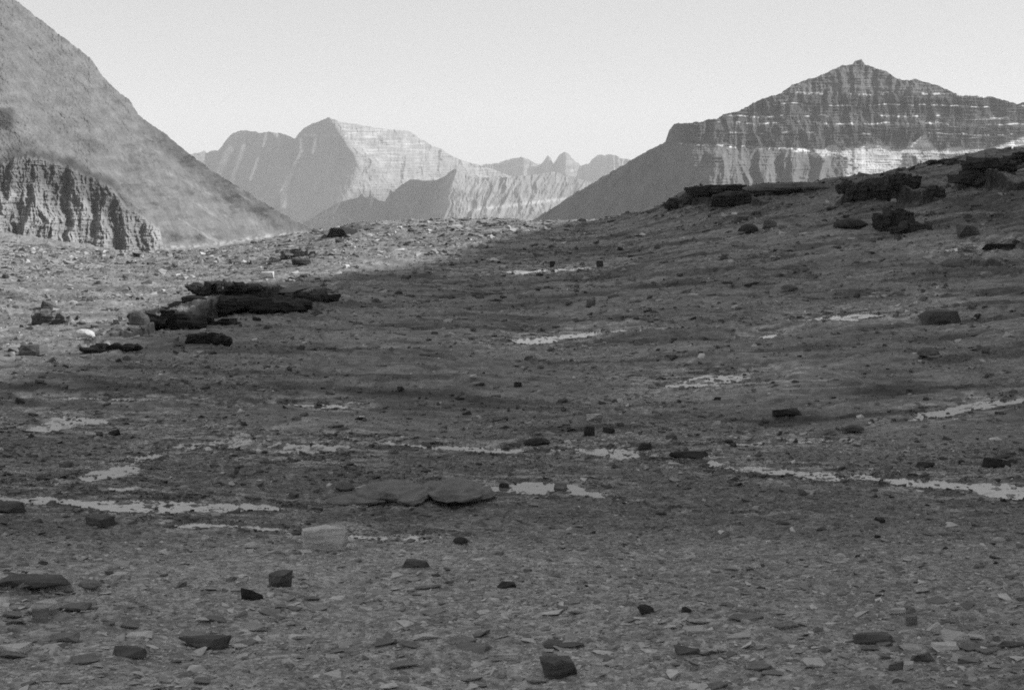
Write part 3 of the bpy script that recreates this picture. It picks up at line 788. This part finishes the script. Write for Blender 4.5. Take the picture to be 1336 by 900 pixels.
# ---------------------------------------------------------------- rocks
def crag_mesh(seed, sx, sy, sz, kind='crag'):
    """a bedrock crag: overlapping bedded blocks fused into one surface"""
    rnd = random.Random(seed); bm = bmesh.new()
    n = 9 if sx / sz < 2.2 else 7
    for k in range(n):
        u = -0.85 + 1.7 * k / (n - 1) + rnd.uniform(-.08, .08)
        top = (1 - 0.55 * abs(u) ** 2.2) * rnd.uniform(.82, 1.0)
        cx, cy = u * sx, rnd.uniform(-.45, .25) * sy
        hw, hd, hh = rnd.uniform(.2, .46) * sx, rnd.uniform(.45, .8) * sy, (top + 1) / 2 * sz
        vs_ = []
        if kind == 'whale': hw, hd, hh, cx = hw * 1.3 + .15 * sx, hd * 1.25, hh * .93, cx * .6
        for _ in range(14 if kind == 'crag' else 60):
            v = Vector((rnd.uniform(-1, 1), rnd.uniform(-1, 1), rnd.uniform(-1, 1))); m_ = v.length if kind == 'whale' else max(abs(v.x), abs(v.y), abs(v.z)) ** .7 * v.length ** .3
            v = v / m_
            vs_.append(bm.verts.new((cx + v.x * hw, cy + v.y * hd, -sz + hh + v.z * hh)))
        r = bmesh.ops.convex_hull(bm, input=vs_)
        lo_ = [v for v in vs_ if v.is_valid and not v.link_faces]
        if lo_: bmesh.ops.delete(bm, geom=lo_, context='VERTS')
    me = bpy.data.meshes.new('rock'); bm.to_mesh(me); bm.free()
    tmp = bpy.data.scenes.new('tmp'); o = bpy.data.objects.new('tmp', me); tmp.collection.objects.link(o)
    md = o.modifiers.new('r', 'REMESH'); md.mode = 'VOXEL'; md.voxel_size = max(sx / 55, sz / 34)
    tmp.view_layers[0].update(); dg = tmp.view_layers[0].depsgraph
    me2 = bpy.data.meshes.new_from_object(o.evaluated_get(dg))
    bpy.data.objects.remove(o); bpy.data.meshes.remove(me); bpy.data.scenes.remove(tmp)
    s = (sx * sy * sz) ** (1 / 3)
    nc = len(me2.vertices); cos_ = np.zeros(nc * 3, np.float32); nos_ = np.zeros(nc * 3, np.float32)
    me2.vertices.foreach_get('co', cos_); me2.vertices.foreach_get('normal', nos_)
    cos_ = cos_.reshape(-1, 3); nos_ = nos_.reshape(-1, 3); new = []
    for co, no in zip([Vector(q) for q in cos_.tolist()], [Vector(q) for q in nos_.tolist()]):
        st = mn.noise(Vector((seed * 1.7, co.x / sx * 1.5, co.z / sz * 5)))
        vd = mn.voronoi(Vector((co.x / s * 1.3 + seed, co.y / s * 1.3, co.z / s * 3.0)))[0]
        new.append(co + no * s * ((0.10 * (vd[1] - vd[0]) - .03) if kind == 'crag' else 0) + no * s * (0.05 * mn.fractal(Vector((co.x / s * .9, co.y / s, co.z / s * 2.2)) + Vector((seed, 0, 0)), .8, 2.1, 4) + 0.07 * st))
    me2.vertices.foreach_set('co', np.array(new, dtype=np.float32).ravel()); me2.update()
    for p in me2.polygons: p.use_smooth = kind == 'whale'
    me2.name = 'rock'
    return me2

def rock_mesh(seed, sx, sy, sz, kind='block', sub=3):
    if kind in ('crag', 'whale'): return crag_mesh(seed, sx, sy, sz, kind)
    rnd = random.Random(seed)
    bm = bmesh.new()
    pts = []
    if kind == 'dome':
        for _ in range(46):
            v = Vector((rnd.gauss(0, 1), rnd.gauss(0, 1), abs(rnd.gauss(0, 1)))).normalized()
            pts.append(Vector((v.x, v.y, v.z * 1.0 - 0.25)) * rnd.uniform(0.93, 1.0))
        for _ in range(10):
            a = rnd.uniform(0, 2 * math.pi); pts.append(Vector((math.cos(a) * .95, math.sin(a) * .95, -0.3)))
    else:
        if kind == 'lump':
            for _ in range(16):
                v = Vector((rnd.uniform(-1, 1), rnd.uniform(-1, 1), rnd.uniform(-1, 1))).normalized()
                pts.append(v / max(abs(v.x), abs(v.y), abs(v.z)) ** .5)
        # a jointed block: eight worn corners, some knocked off, a few extra points
        cor = [(a_, b_, c_) for a_ in (-1, 1) for b_ in (-1, 1) for c_ in (-1, 1)]
        rnd.shuffle(cor)
        for (a_, b_, c_) in cor[:5]:
            k_ = rnd.uniform(.45, .95) if c_ > 0 else rnd.uniform(.7, .95)
            pts.append(Vector((a_ * k_, b_ * rnd.uniform(.4, .95), c_ * rnd.uniform(.6, .95))))
        for _ in range(9):
            v = Vector((rnd.uniform(-1, 1), rnd.uniform(-1, 1), rnd.uniform(-1, 1)))
            pts.append(v / max(abs(v.x), abs(v.y), abs(v.z)) ** .45 / v.length ** .55 * rnd.uniform(.85, 1.0))
        yaw = rnd.uniform(-.45, .45); cs, sn = math.cos(yaw), math.sin(yaw)
        pts = [Vector((v.x * cs - v.y * sn, v.x * sn + v.y * cs, v.z)) for v in pts]
        ex = max(abs(v.x) for v in pts); pts = [Vector((v.x / ex, v.y, v.z)) for v in pts]
    for v in pts: bm.verts.new((v.x * sx, v.y * sy, v.z * sz))
    r = bmesh.ops.convex_hull(bm, input=bm.verts[:])
    bmesh.ops.delete(bm, geom=[g for g in r['geom_interior'] if isinstance(g, bmesh.types.BMVert)] , context='VERTS')
    loose = [v for v in bm.verts if not v.link_faces]
    if loose: bmesh.ops.delete(bm, geom=loose, context='VERTS')
    s = (sx * sy * sz) ** (1 / 3)
    bmesh.ops.bevel(bm, geom=bm.edges[:], offset=0.03 * s if kind != 'dome' else 0.08 * s, segments=2, profile=0.6, affect='EDGES', clamp_overlap=True)
    bmesh.ops.triangulate(bm, faces=bm.faces[:])
    big = max(sx, sy, sz)
    for k in range(sub):
        lim = big * (0.5, 0.25, 0.13, 0.07)[k]
        es = [e for e in bm.edges if e.calc_length() > lim]
        if es: bmesh.ops.subdivide_edges(bm, edges=es, cuts=1)
        bmesh.ops.triangulate(bm, faces=bm.faces[:])
    bm.normal_update()
    for v in bm.verts:
        co = v.co
        q = Vector((co.x / s * .7, co.y / s * .7, co.z / s * 2.4)) + Vector((seed * 3.1, 0, 0))
        n = mn.fractal(q, 0.9, 2.1, 4)
        st = mn.noise(Vector((seed * 1.7, co.x / s * .15, co.z / s * (7 if kind in ('ledge', 'slab') else 4))))
        v.co = co + v.normal * s * (0.045 * n + (0.04 * st if kind != 'dome' else 0.015 * st))
    if kind == 'undercut':       # undercut on the side towards -Y: a cap over a recess
        for v in bm.verts:
            h = v.co.z / sz
            if v.co.y < 0 and h < 0.62:
                v.co.y *= 1 - 0.62 * min(1, (0.62 - h) / 0.25)
    me = bpy.data.meshes.new('rock')
    bm.to_mesh(me); bm.free()
    for p in me.polygons: p.use_smooth = False
    return me

def hgt(x, y):
    return float(height(np.array([x]), np.array([y]))[0])

def place_rock(name, cat, label, x0, y0, x1, y1, kind, m, depth=1.0, rot=None, tilt=(0, 0), seed=None, sink=0.25, group=None):
    """x0,y0,x1,y1: its box in the photo; stood on the ground where the lower edge meets it"""
    cx = (x0 + x1) / 2
    X_, Y_, D_ = hit(cx, y1 - 0.12 * (y1 - y0), height)
    wd = (x1 - x0) / F * D_ / 2
    ang = math.atan2(CAMZ - hgt(X_, Y_), D_)
    hp = (y1 - y0) / F * D_
    sy = wd * depth
    hh = max((hp - 2 * sy * math.sin(ang) * 0.8) / math.cos(ang), hp * 0.45)
    sz = hh / 2 * (1 + sink)
    sd = seed if seed is not None else int(x0 * 7 + y0 * 13) % 9973
    me = rock_mesh(sd, wd, sy, sz, kind, 3 if max(x1 - x0, y1 - y0) > 14 else 2)
    o = bpy.data.objects.new(name, me); me.materials.append(m)
    Yb = Y_ + sy * 0.8 * (Y_ / D_); Xb = X_ + sy * 0.8 * (X_ / D_)
    o.location = (Xb, Yb, hgt(X_, Y_) + hh - sz)
    o.rotation_euler = (tilt[0], tilt[1], rot if rot is not None else random.Random(sd).uniform(-.25, .25))
    COL.objects.link(o)
    tag(o, label, cat, group)
    if kind == 'crag': RUBBLE.append((X_, Y_, wd))
    return o

RUBBLE = []
ROCKS = [
 # outcrops along the left break of the shelf
 ('rock_outcrop','outcrop','largest black undercut ledge at the left break of the shelf',226,386,400,416,'crag',M_BLACK,.6,.16),
 ('rock_outcrop','outcrop','black humped rock just above the largest black ledge on the left',256,367,334,392,'crag',M_BLACK,.8,0),
 ('rock_outcrop','outcrop','rounded grey knob at the lower left end of the black ledge',166,408,196,438,'dome',M_DUSK,.8,0),
 ('rock_outcrop','outcrop','jumbled dark rocks between the grey knob and the black ledge',176,404,262,434,'crag',M_BLACK,.6,0),
 ('rock_outcrop','outcrop','thin low dark ledge at the right end of the black ledge',372,382,436,397,'crag',M_DARK,.5,.1),
 ('rock_outcrop','outcrop','long low grey slab roofing the black ledge on the left',318,379,410,390,'slab',M_DUSK,1.2,.05),
 ('rock_outcrop','outcrop','thin dark step trailing down-left from the grey knob',112,447,184,459,'crag',M_BLACK,.4,.4),  # added where only the ledge's shadow falls, coloured black to stand for it
 ('rock_outcrop','outcrop','dark undercut sill between the black ledge and the shaded shelf, at its left foot',215,412,300,426,'crag',M_BLACK,.5,.12),
 ('boulder','boulder','low black mound on the shaded shelf below the black ledge',245,433,298,451,'crag',M_BLACK,.7,0),
 ('boulder','boulder','flat-topped boulder alone on the crest, black towards the viewer',426,298,468,312,'block',M_BLACK,.6,0),
 ('boulder','boulder','flat rock with a long shadow below the lone crest boulder',369,325,413,338,'crag',M_DUSK,.6,0),
 ('boulder','boulder','small dark wedge rock directly under the flat shadowed rock',380,337,408,348,'ledge',M_DUSK,.6,0),
 ('boulder','boulder','pale block on the sunlit ground above the black humped rock',340,356,358,366,'block',M_PALER,.8,0),
 ('boulder','boulder','dark rock at the far left among pale sunlit debris',46,406,88,426,'crag',M_DUSK,.7,0),
 ('boulder','boulder','small dark rock just above the far left dark rock',54,392,80,405,'ledge',M_DUSK,.7,.3),
 ('boulder','boulder','pale rounded rock right of the far left dark rocks',94,428,124,446,'dome',M_PALER,.8,0),
 ('boulder','boulder','dark cluster rock in the sunlit debris by the left edge',26,450,60,466,'ledge',M_DUSK,.7,0),
 ('boulder','boulder','small dark triangular rock on sunlit ground left of the ledge',147,417,156,424,'block',M_DUSK,.9,0),
 # right hill
 ('rock_outcrop','outcrop','black crag on the hill crest, leftmost of the right skyline outcrops',900,252,984,268,'crag',M_BLACK,.6,-.05),
 ('rock_outcrop','outcrop','low black shelf tapering right from the leftmost black crag',935,252,1014,271,'crag',M_BLACK,.6,-.1),
 ('rock_outcrop','outcrop','small stepped black rock left of the leftmost black crag',869,257,910,272,'crag',M_DARK,.7,0),
 ('rock_outcrop','outcrop','broad smooth slab capping the hill crest in front of the snow',975,239,1084,254,'whale',M_DUSK,1.0,0),
 ('rock_outcrop','outcrop','broken dark crag below the crest, under the snowfield',1108,240,1162,266,'crag',M_DARK,.5,0),
 ('rock_outcrop','outcrop','dark sloping rock at the right side of the broken crag',1152,246,1196,266,'crag',M_DARK,.6,.2),
 ('rock_outcrop','outcrop','small dark step left of the broken crag',1093,252,1118,268,'crag',M_DARK,.7,0),
 ('rock_outcrop','outcrop','dark step at the right of the sloping rock',1205,248,1230,264,'crag',M_DARK,.7,.2),
 ('rock_outcrop','outcrop','upper dark layered ledge near the right edge, on the hill',1262,213,1316,230,'crag',M_DARK,.6,0),
 ('rock_outcrop','outcrop','lower wide dark ledge near the right edge, under the layered ledge',1248,231,1322,250,'crag',M_DARK,.5,0),
 ('rock_outcrop','outcrop','dark rock on the skyline at the right edge',1316,200,1350,216,'crag',M_DARK,.7,0),
 ('rock_outcrop','outcrop','thin black rim on the skyline right of centre of the hill',1212,208,1255,216,'crag',M_DARK,.7,-.1),
 ('boulder','boulder','smooth dark dome below the broken crag',1086,284,1134,302,'dome',M_DARK,.7,0),
 ('boulder','boulder','angular dark rock right of the smooth dark dome',1142,274,1188,306,'crag',M_DARK,.6,0),
 ('boulder','boulder','dark ramp-shaped rock joined to the right of the angular rock',1168,289,1214,306,'crag',M_DARK,.6,-.1),
 ('boulder','boulder','low dark lump left of the hill, lower of two',962,292,992,308,'dome',M_DARK,.8,0),
 ('boulder','boulder','low dark lump left of the hill, upper of two',955,281,978,293,'block',M_DUSK,.8,0),
 ('boulder','boulder','small dark rock between the lumps and the dome',994,288,1014,299,'block',M_DUSK,.8,0),
 ('boulder','boulder','slender leaning dark slab under the right hill',1246,293,1280,311,'slab',M_DUSK,.5,.4),
 ('boulder','boulder','long dark low ledge on the upper right shelf',1226,338,1304,350,'slab',M_DUSK,.35,.05),
 ('boulder','boulder','long low dark bank at the right edge below the hill',1284,319,1350,328,'slab',M_DARK,.3,0),
 ('boulder','boulder','long pale-topped slab with a dark front on the right shelf',1194,406,1256,426,'slab',M_DUSK,.3,.25),
 ('boulder','boulder','smooth round dark boulder on the right shelf',1195,452,1226,470,'dome',M_DUSK,.8,0),
 ('boulder','boulder','small rock right of the round dark boulder',1280,454,1292,463,'block',M_DUSK,.8,0),
 ('boulder','boulder','low dark rock on the shelf left of the stony pool',1018,370,1042,382,'dome',M_DUSK,.7,0),
 # middle shelf
 ('boulder','boulder','rounded grey rock in the centre below the crest',764,392,777,402,'block',M_DUSK,.8,0),
 ('boulder','boulder','dark square rock standing beside the far pool',717,342,727,351,'block',M_DARK,.8,0),
 ('boulder','boulder','small dark rock at the tail of the far pool',777,341,787,350,'block',M_DARK,.8,0),
 ('boulder','boulder','pale stone on the shelf left of centre',478,448,497,458,'dome',M_MID,.8,0),
 ('boulder','boulder','dark rock in the seam above the centre swells',564,486,581,496,'block',M_DARK,.8,0) if False else
 ('boulder','boulder','dark square rock above the smooth swell in the centre',670,498,681,506,'block',M_DARK,.8,0),
 ('boulder','boulder','pale flat block on the smooth swell in the centre',764,540,788,550,'slab',M_PALER,.5,0),
 ('boulder','boulder','pale low stone left of the pale flat block',640,542,666,551,'slab',M_MID,.5,0),
 ('boulder','boulder','upright dark stone beside the main stream',761,556,776,572,'block',M_DARK,.7,0),
 ('boulder','boulder','dark stone right of the upright dark stone',786,558,804,568,'block',M_DARK,.7,0),
 ('boulder','boulder','low black rock in the main stream at the centre',682,570,720,585,'dome',M_DARK,.6,0),
 ('boulder','boulder','dark hollow rock in the main stream right of centre',832,580,850,592,'block',M_DARK,.7,0),
 ('boulder','boulder','long black rock bank in the main stream right of centre',872,588,928,600,'slab',M_DARK,.35,-.1),
 ('boulder','boulder','dark ledge on the right middle shelf',1006,534,1048,546,'slab',M_DARK,.4,-.15),
 ('boulder','boulder','dark pointed rock right of the ledge on the middle shelf',1098,552,1128,568,'dome',M_DUSK,.7,0),
 ('boulder','boulder','wide dark rock above the main stream near the right edge',1280,596,1318,612,'slab',M_DARK,.4,.1),
 ('boulder','boulder','dark rock above the main stream left of the wide one',1195,602,1218,612,'block',M_DARK,.7,0),
 ('whaleback_rock','bedrock hump','larger smooth grey bedrock hump left of the bright pool',466,622,566,661,'whale',M_MID,1.2,0),
 ('whaleback_rock','bedrock hump','smaller smooth bedrock hump touching the bright pool',548,619,646,660,'whale',M_MID,1.2,0),
 ('whaleback_rock','bedrock hump','thin low bedrock plate at the left foot of the humps',430,641,512,661,'whale',M_MID,.7,0),
 ('boulder','boulder','round dark stone at the left of the smooth humps',436,627,464,644,'dome',M_DUSK,.8,0),
 ('boulder','boulder','small round stone on top left of the smooth humps',457,614,470,624,'dome',M_DUSK,.8,0),
 ('boulder','boulder','square stone in the right end of the bright pool',722,628,742,642,'block',M_MID,.7,0),
 ('boulder','boulder','dark stone in the left end of the bright pool',650,630,666,640,'block',M_DARK,.7,0),
 # foreground
 ('boulder','boulder','large pale angular boulder by the lower streams',394,687,456,724,'lump',M_PALER,.5,.1),
 ('boulder','boulder','rounded brown-grey boulder below the pale boulder',351,744,382,770,'lump',M_DUSK,.8,0),
 ('boulder','boulder','dark wedge stone left of the rounded boulder',314,766,345,787,'block',M_DARK,.6,.2),
 ('boulder','boulder','big blocky boulder at the bottom centre',699,852,758,890,'lump',M_DUSK,.7,.5),
 ('boulder','boulder','dark flat boulder right behind the bottom centre boulder',704,836,764,850,'slab',M_DUSK,.5,-.2),
 ('boulder','boulder','small pale rounded stone left of the pale boulder',318,705,339,718,'dome',M_PALER,.8,0),
 ('boulder','boulder','small white chip upper left of the small pale stone',262,696,280,707,'block',M_PALER,.7,.4),
 ('boulder','boulder','black stone at the end of the short stream reach',590,699,612,713,'dome',M_DARK,.7,0),
 ('boulder','boulder','dark long stone below the short stream reach',522,731,562,744,'slab',M_DUSK,.4,-.1),
 ('boulder','boulder','dark humped stone on the gravel at the centre',646,759,675,770,'block',M_DARK,.6,0),
 ('boulder','boulder','dark wedge stone right of centre on the foreground gravel',830,789,855,804,'block',M_DARK,.7,-.2),
 ('boulder','boulder','small dark stone right of the dark wedge stone',888,792,904,801,'block',M_DARK,.7,0),
 ('boulder','boulder','long brown slab in the left foreground',232,826,302,850,'slab',M_DUSK,.45,-.08),
 ('boulder','boulder','dark tilted slab left of the long brown slab',143,843,198,863,'slab',M_DUSK,.5,-.15),
 ('boulder','boulder','dark flat slab at the lower right of centre',875,843,917,858,'slab',M_DUSK,.5,-.1),
 ('boulder','boulder','wedge-shaped slab above the long ledge at the left',112,672,150,691,'slab',M_DUSK,.6,-.2),
 ('boulder','boulder','dull flat boulder at the left edge by the broad stream',-14,654,34,673,'slab',M_DUSK,.6,0),
 ('rock_outcrop','outcrop','long low dark ledge at the left edge of the foreground',-20,757,92,776,'slab',M_DUSK,.3,-.05),
 ('boulder','boulder','grey lump at the right end of the long foreground ledge',102,757,134,774,'dome',M_MID,.6,0),
 ('boulder','boulder','pale triangular slab in the left foreground',32,781,78,806,'slab',M_PALER,.7,.1),
 ('boulder','boulder','grey block leaning on the pale triangular slab',44,794,66,816,'block',M_MID,.6,0),
 ('boulder','boulder','pale lens-shaped slab left of the bottom centre boulder',642,850,680,865,'slab',M_PALER,.6,0),
 ('boulder','boulder','broad pale flat slab in the foreground left of centre',590,838,642,852,'slab',M_MID,.6,-.08),
 ('boulder','boulder','thick dark slab in the lower right pile of rocks',1188,852,1226,868,'slab',M_DUSK,.5,0),
 ('boulder','boulder','flat dark-edged slab right of the thick dark slab',1248,857,1282,867,'slab',M_MID,.5,0),
 ('boulder','boulder','pale block at the top of the lower right rock pile',1206,812,1226,828,'block',M_PALER,.7,0),
 ('boulder','boulder','grey upright stone left in the lower right rock pile',1180,802,1198,820,'block',M_MID,.7,0),
 ('boulder','boulder','pale slab leaning right in the lower right rock pile',1228,821,1264,842,'slab',M_PALER,.7,-.1),
 ('boulder','boulder','low pale stone in the middle of the lower right rock pile',1216,838,1252,852,'slab',M_PALER,.6,0),
 ('boulder','boulder','long grey plank of rock right of the lower right pile',1252,838,1306,850,'slab',M_MID,.35,-.15),
 ('boulder','boulder','dark-fronted slab near the bottom right edge',1298,836,1346,848,'slab',M_DUSK,.4,-.1),
 ('boulder','boulder','pale cube-like stone under the lower right rock pile',1176,864,1192,878,'block',M_PALER,.7,0),
 ('boulder','boulder','dark squat stone left of the pale cube-like stone',1158,862,1180,878,'block',M_DUSK,.7,0),
 ('boulder','boulder','thin pale splinter of rock above the lower right pile',1158,793,1184,802,'slab',M_PALER,.25,.2),
 ('boulder','boulder','flat dark slab left of the lower right rock pile',1110,824,1170,845,'slab',M_DUSK,.5,-.05),
 ('boulder','boulder','pale broad flagstone at the bottom left, near the edge',0,838,40,856,'slab',M_PALER,.7,0),
 ('boulder','boulder','grey flagstone right of the bottom left flagstone',66,826,104,840,'slab',M_MID,.6,0),
]
for r_ in ROCKS:
    nm, cat, lab, x0, y0, x1, y1, kd, m, dep, rt = r_
    place_rock(nm, cat, lab, x0, y0, x1, y1, kd, m, dep, rt)

# ---------------------------------------------------------------- loose stones, each its own object
protos = {}
def proto_mesh(kind, k):
    if (kind, k) not in protos:
        sc_ = {'block': (1, .75, .6), 'slab': (1, .75, .2), 'dome': (1, .8, .55)}[kind]
        protos[(kind, k)] = rock_mesh(4000 + k * 17 + len(kind), sc_[0] * .5, sc_[1] * .5, sc_[2] * .5, kind, 2)
    return protos[(kind, k)]
GROUPS = [
 # count, px range, py range, size in photo px, kinds, material, label, group
 (110, (0, 1336), (765, 898), (14, 48), ('slab', 'slab', 'slab'), (M_MID, M_PALE, M_PALE, M_MID, M_MID, M_PALER), 'small flat stone among many scattered over the near foreground', 'flat stones scattered over the near foreground', 'flat_stone'),
 (40, (0, 1336), (700, 775), (8, 18), ('block', 'slab'), (M_DUSK, M_MID, M_DARK), 'little angular stone lying on the gravel between foreground and streams', 'angular stones on the gravel before the streams', 'stone'),
 (60, (0, 1336), (540, 690), (8, 18), ('block', 'dome', 'slab'), (M_DARK, M_DUSK, M_MID), 'small dark stone along the braided streams', 'small stones along the braided streams', 'stream_stone'),
 (70, (300, 1336), (355, 535), (5, 14), ('block', 'slab', 'dome'), (M_DUSK, M_DARK, M_DUSK), 'small loose rock on the shaded middle shelf', 'loose rocks on the shaded shelf', 'loose_rock'),
 (45, (0, 330), (340, 465), (5, 12), ('block', 'ledge2'), (M_MID, M_DUSK, M_PALE), 'small sunlit rock on the pale debris at the left', 'rocks on the sunlit debris at the left', 'debris_rock'),
]
rnd = random.Random(11)
for cnt, xr, yr, sr, kinds, mats, lab, grp, nm in GROUPS:
    made = 0; tries = 0
    while made < cnt and tries < cnt * 6:
        tries += 1
        px = rnd.uniform(*xr); py = rnd.uniform(*yr)
        if nm == 'debris_rock' and py > 480 - px * 0.33: continue
        if nm == 'loose_rock' and py < 440 and px < 460: continue
        x, y, dd = hit(px, py, height)
        ppx = sr[0] + (sr[1] - sr[0]) * rnd.random() ** 2.2
        s = ppx / F * dd
        kd = rnd.choice(kinds); kd = 'block' if kd == 'ledge2' else kd
        m = rnd.choice(mats)
        pm = proto_mesh(kd, rnd.randrange(5))
        key = (pm.name, m.name)
        if key not in protos:
            q = pm.copy(); q.materials.clear(); q.materials.append(m); protos[key] = q
        o = bpy.data.objects.new(nm, protos[key])
        z = hgt(x, y)
        o.location = (x, y, z + s * 0.06)
        o.scale = (s, s, s * rnd.uniform(.8, 1.2))
        o.rotation_euler = (rnd.uniform(-.15, .15), rnd.uniform(-.15, .15), rnd.uniform(0, 6.28) if kd != 'slab' else rnd.uniform(-.5, .5))
        COL.objects.link(o)
        tw = {'dark_rock': 'black', 'grey_rock': 'grey', 'pale_rock': 'pale', 'light_rock': 'light', 'dull_brown_rock': 'dark grey'}[m.name]
        tag(o, tw + ' ' + lab.replace('dark ', ''), 'rock' if nm in ('loose_rock', 'debris_rock') else 'stone', tw + ' ' + grp)
        made += 1

# ---------------------------------------------------------------- gravel: nobody could count it
rng = np.random.default_rng(5)
def hull_template(seed):
    r = random.Random(seed); bm = bmesh.new()
    for _ in range(9):
        v = Vector((r.uniform(-1, 1), r.uniform(-1, 1), r.uniform(-1, 1))); n = max(abs(v.x), abs(v.y), abs(v.z)) ** .5 * v.length ** .5
        bm.verts.new(v / n * .5)
    rr = bmesh.ops.convex_hull(bm, input=bm.verts[:])
    loose = [v for v in bm.verts if not v.link_faces]
    if loose: bmesh.ops.delete(bm, geom=loose, context='VERTS')
    bmesh.ops.triangulate(bm, faces=bm.faces[:])
    bm.verts.ensure_lookup_table(); bm.verts.index_update()
    co = np.array([v.co[:] for v in bm.verts]); f = np.array([[v.index for v in p.verts] for p in bm.faces]); bm.free()
    return co, f
TPL = [hull_template(900 + i) for i in range(8)]
def scatter(name, n, dlo, dhi, minpx, maxpx, power, label, tones, dens, flat=0.45, seed=1, instream=False):
    g = np.random.default_rng(seed)
    a = np.radians(g.uniform(-22.5, 22.5, n)); dd = np.exp(g.uniform(math.log(dlo), math.log(dhi), n))
    x = dd * np.sin(a); y = dd * np.cos(a)
    keep = g.random(n) < dens(x, y, dd) * (1 if instream else (0.12 + 0.88 * sst(0.8, 1.3, channel(x, y))))
    x, y, dd = x[keep], y[keep], dd[keep]; n = len(x)
    s = minpx * (1 - g.random(n)) ** (-1 / power); s = np.minimum(s, maxpx) / F * dd
    z = height(x, y)
    co_all, f_all, t_all = [], [], []; base_i = 0
    which = g.integers(0, len(TPL), n)
    for k, (tc_, tf) in enumerate(TPL):
        ii = np.where(which == k)[0]; m_ = len(ii)
        if not m_: continue
        th = g.uniform(0, 2 * np.pi, m_); tl = g.normal(0, .25, m_)
        sc = np.stack([s[ii] * g.uniform(.8, 1.25, m_), s[ii] * g.uniform(.5, .9, m_), s[ii] * g.uniform(flat * .6, flat * 1.5, m_)], 1)
        p = tc_[None] * sc[:, None, :]
        ct, st = np.cos(tl)[:, None], np.sin(tl)[:, None]
        py_, pz_ = p[..., 1] * ct - p[..., 2] * st, p[..., 1] * st + p[..., 2] * ct
        c_, s_ = np.cos(th)[:, None], np.sin(th)[:, None]
        px_ = p[..., 0] * c_ - py_ * s_; py2 = p[..., 0] * s_ + py_ * c_
        co = np.stack([px_ + x[ii][:, None], py2 + y[ii][:, None], pz_ + (z[ii] + sc[:, 2] * .12)[:, None]], -1)
        nv = tc_.shape[0]
        co_all.append(co.reshape(-1, 3))
        f_all.append((tf[None] + (np.arange(m_) * nv)[:, None, None] + base_i).reshape(-1, 3)); base_i += m_ * nv
        t = np.exp(g.normal(0, .5, m_)) * tones(x[ii], y[ii])
        t_all.append(np.repeat(np.clip(t, .02, .5), nv))
    o = raw_mesh(name, np.concatenate(co_all), np.concatenate(f_all), M_GRAVEL, {'tone': np.concatenate(t_all)}, smooth=False)
    tag(o, label, kind='stuff')
def near_tone(x, y): return tn(x, y) * 1.2
M_GRAVEL = tone_material('gravel_stone', 12.0, 0.25)
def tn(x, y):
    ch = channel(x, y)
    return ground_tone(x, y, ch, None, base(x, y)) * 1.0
scatter('gravel', 150000, 21, 62, 1.5, 20, 2.3, 'angular gravel and small debris covering the foreground and the stream flats', tn,
        lambda x, y, d: 0.25 + 0.75 * gravelly(x, y), seed=3, flat=.26)
scatter('gravel', 16000, 21, 38, 5, 36, 2.0, 'thin pale slab fragments bedded in the near foreground', near_tone, lambda x, y, d: (1 - sst(26, 38, d)) * (.12 + .88 * sst(-.05, .3, fbm(x * .28, y * .4, 58, 3))), seed=9, flat=.14)
scatter('scree', 170000, 48, 330, 1.5, 15, 1.9, 'loose stones strewn over the shelf, the hill and the far crest', tn,
        lambda x, y, d: 0.30 + 0.6 * gravelly(x, y) ** 2 * sst(-.1, .3, fbm(x * .06, y * .15, 91, 3)) + 0.4 * sst(150, 220, d) * (x / y < 0.05), seed=4, flat=.42)

def near_outcrop(x, y, d):
    r = np.zeros(x.shape)
    for (a_, b_, w_) in RUBBLE: r = np.maximum(r, np.exp(-((x - a_) / (w_ * 1.5)) ** 2 - ((y - b_) / (w_ * 1.6 + 2)) ** 2))
    return r
scatter('rubble', 11000, 80, 290, 2.0, 14, 1.6, 'dark broken rubble strewn round the outcrops', lambda x, y: 0.09 + 0 * x, near_outcrop, seed=12, flat=.6)
scatter('cobbles', 260000, 30, 130, 1.6, 9, 2.0, 'wet cobbles and pebbles lying in and along the shallow streams', lambda x, y: tn(x, y) * .8,
        lambda x, y, d: (lambda c_: (1 - sst(1.2, 2.2, c_)) * np.clip(.10 + .8 * sst(-.1, .3, fbm(x * .35, y * .5, 97, 3)) + .3 * sst(.7, 1.1, c_) * sst(-.3, .3, fbm(x * .5, y * .7, 98, 3)), 0, 1) * (1 - .6 * sst(60, 80, d)))(channel(x, y)), seed=6, flat=.4, instream=True)

# ---------------------------------------------------------------- haze
hb = bmesh.new()
bmesh.ops.create_cube(hb, size=1.0)
hz0, hz1 = -520.0, 900.0
for v in hb.verts:
    v.co.x *= 32000; v.co.y = v.co.y * 32000 + 0; v.co.z = hz0 if v.co.z < 0 else hz1
me = bpy.data.meshes.new('haze'); hb.to_mesh(me); hb.free()
hz = bpy.data.objects.new('haze', me); COL.objects.link(hz)
m = bpy.data.materials.new('haze_air'); m.use_nodes = True
t = m.node_tree; t.nodes.remove(t.nodes['Principled BSDF'])
pv = t.nodes.new('ShaderNodeVolumePrincipled')
pv.inputs['Color'].default_value = (0.95, 0.95, 0.95, 1)
pv.inputs['Density'].default_value = HAZE_DENSITY
t.links.new(pv.outputs[0], t.nodes['Material Output'].inputs['Volume'])
me.materials.append(m)
tag(hz, 'thin pale haze filling the valley air', kind='stuff')
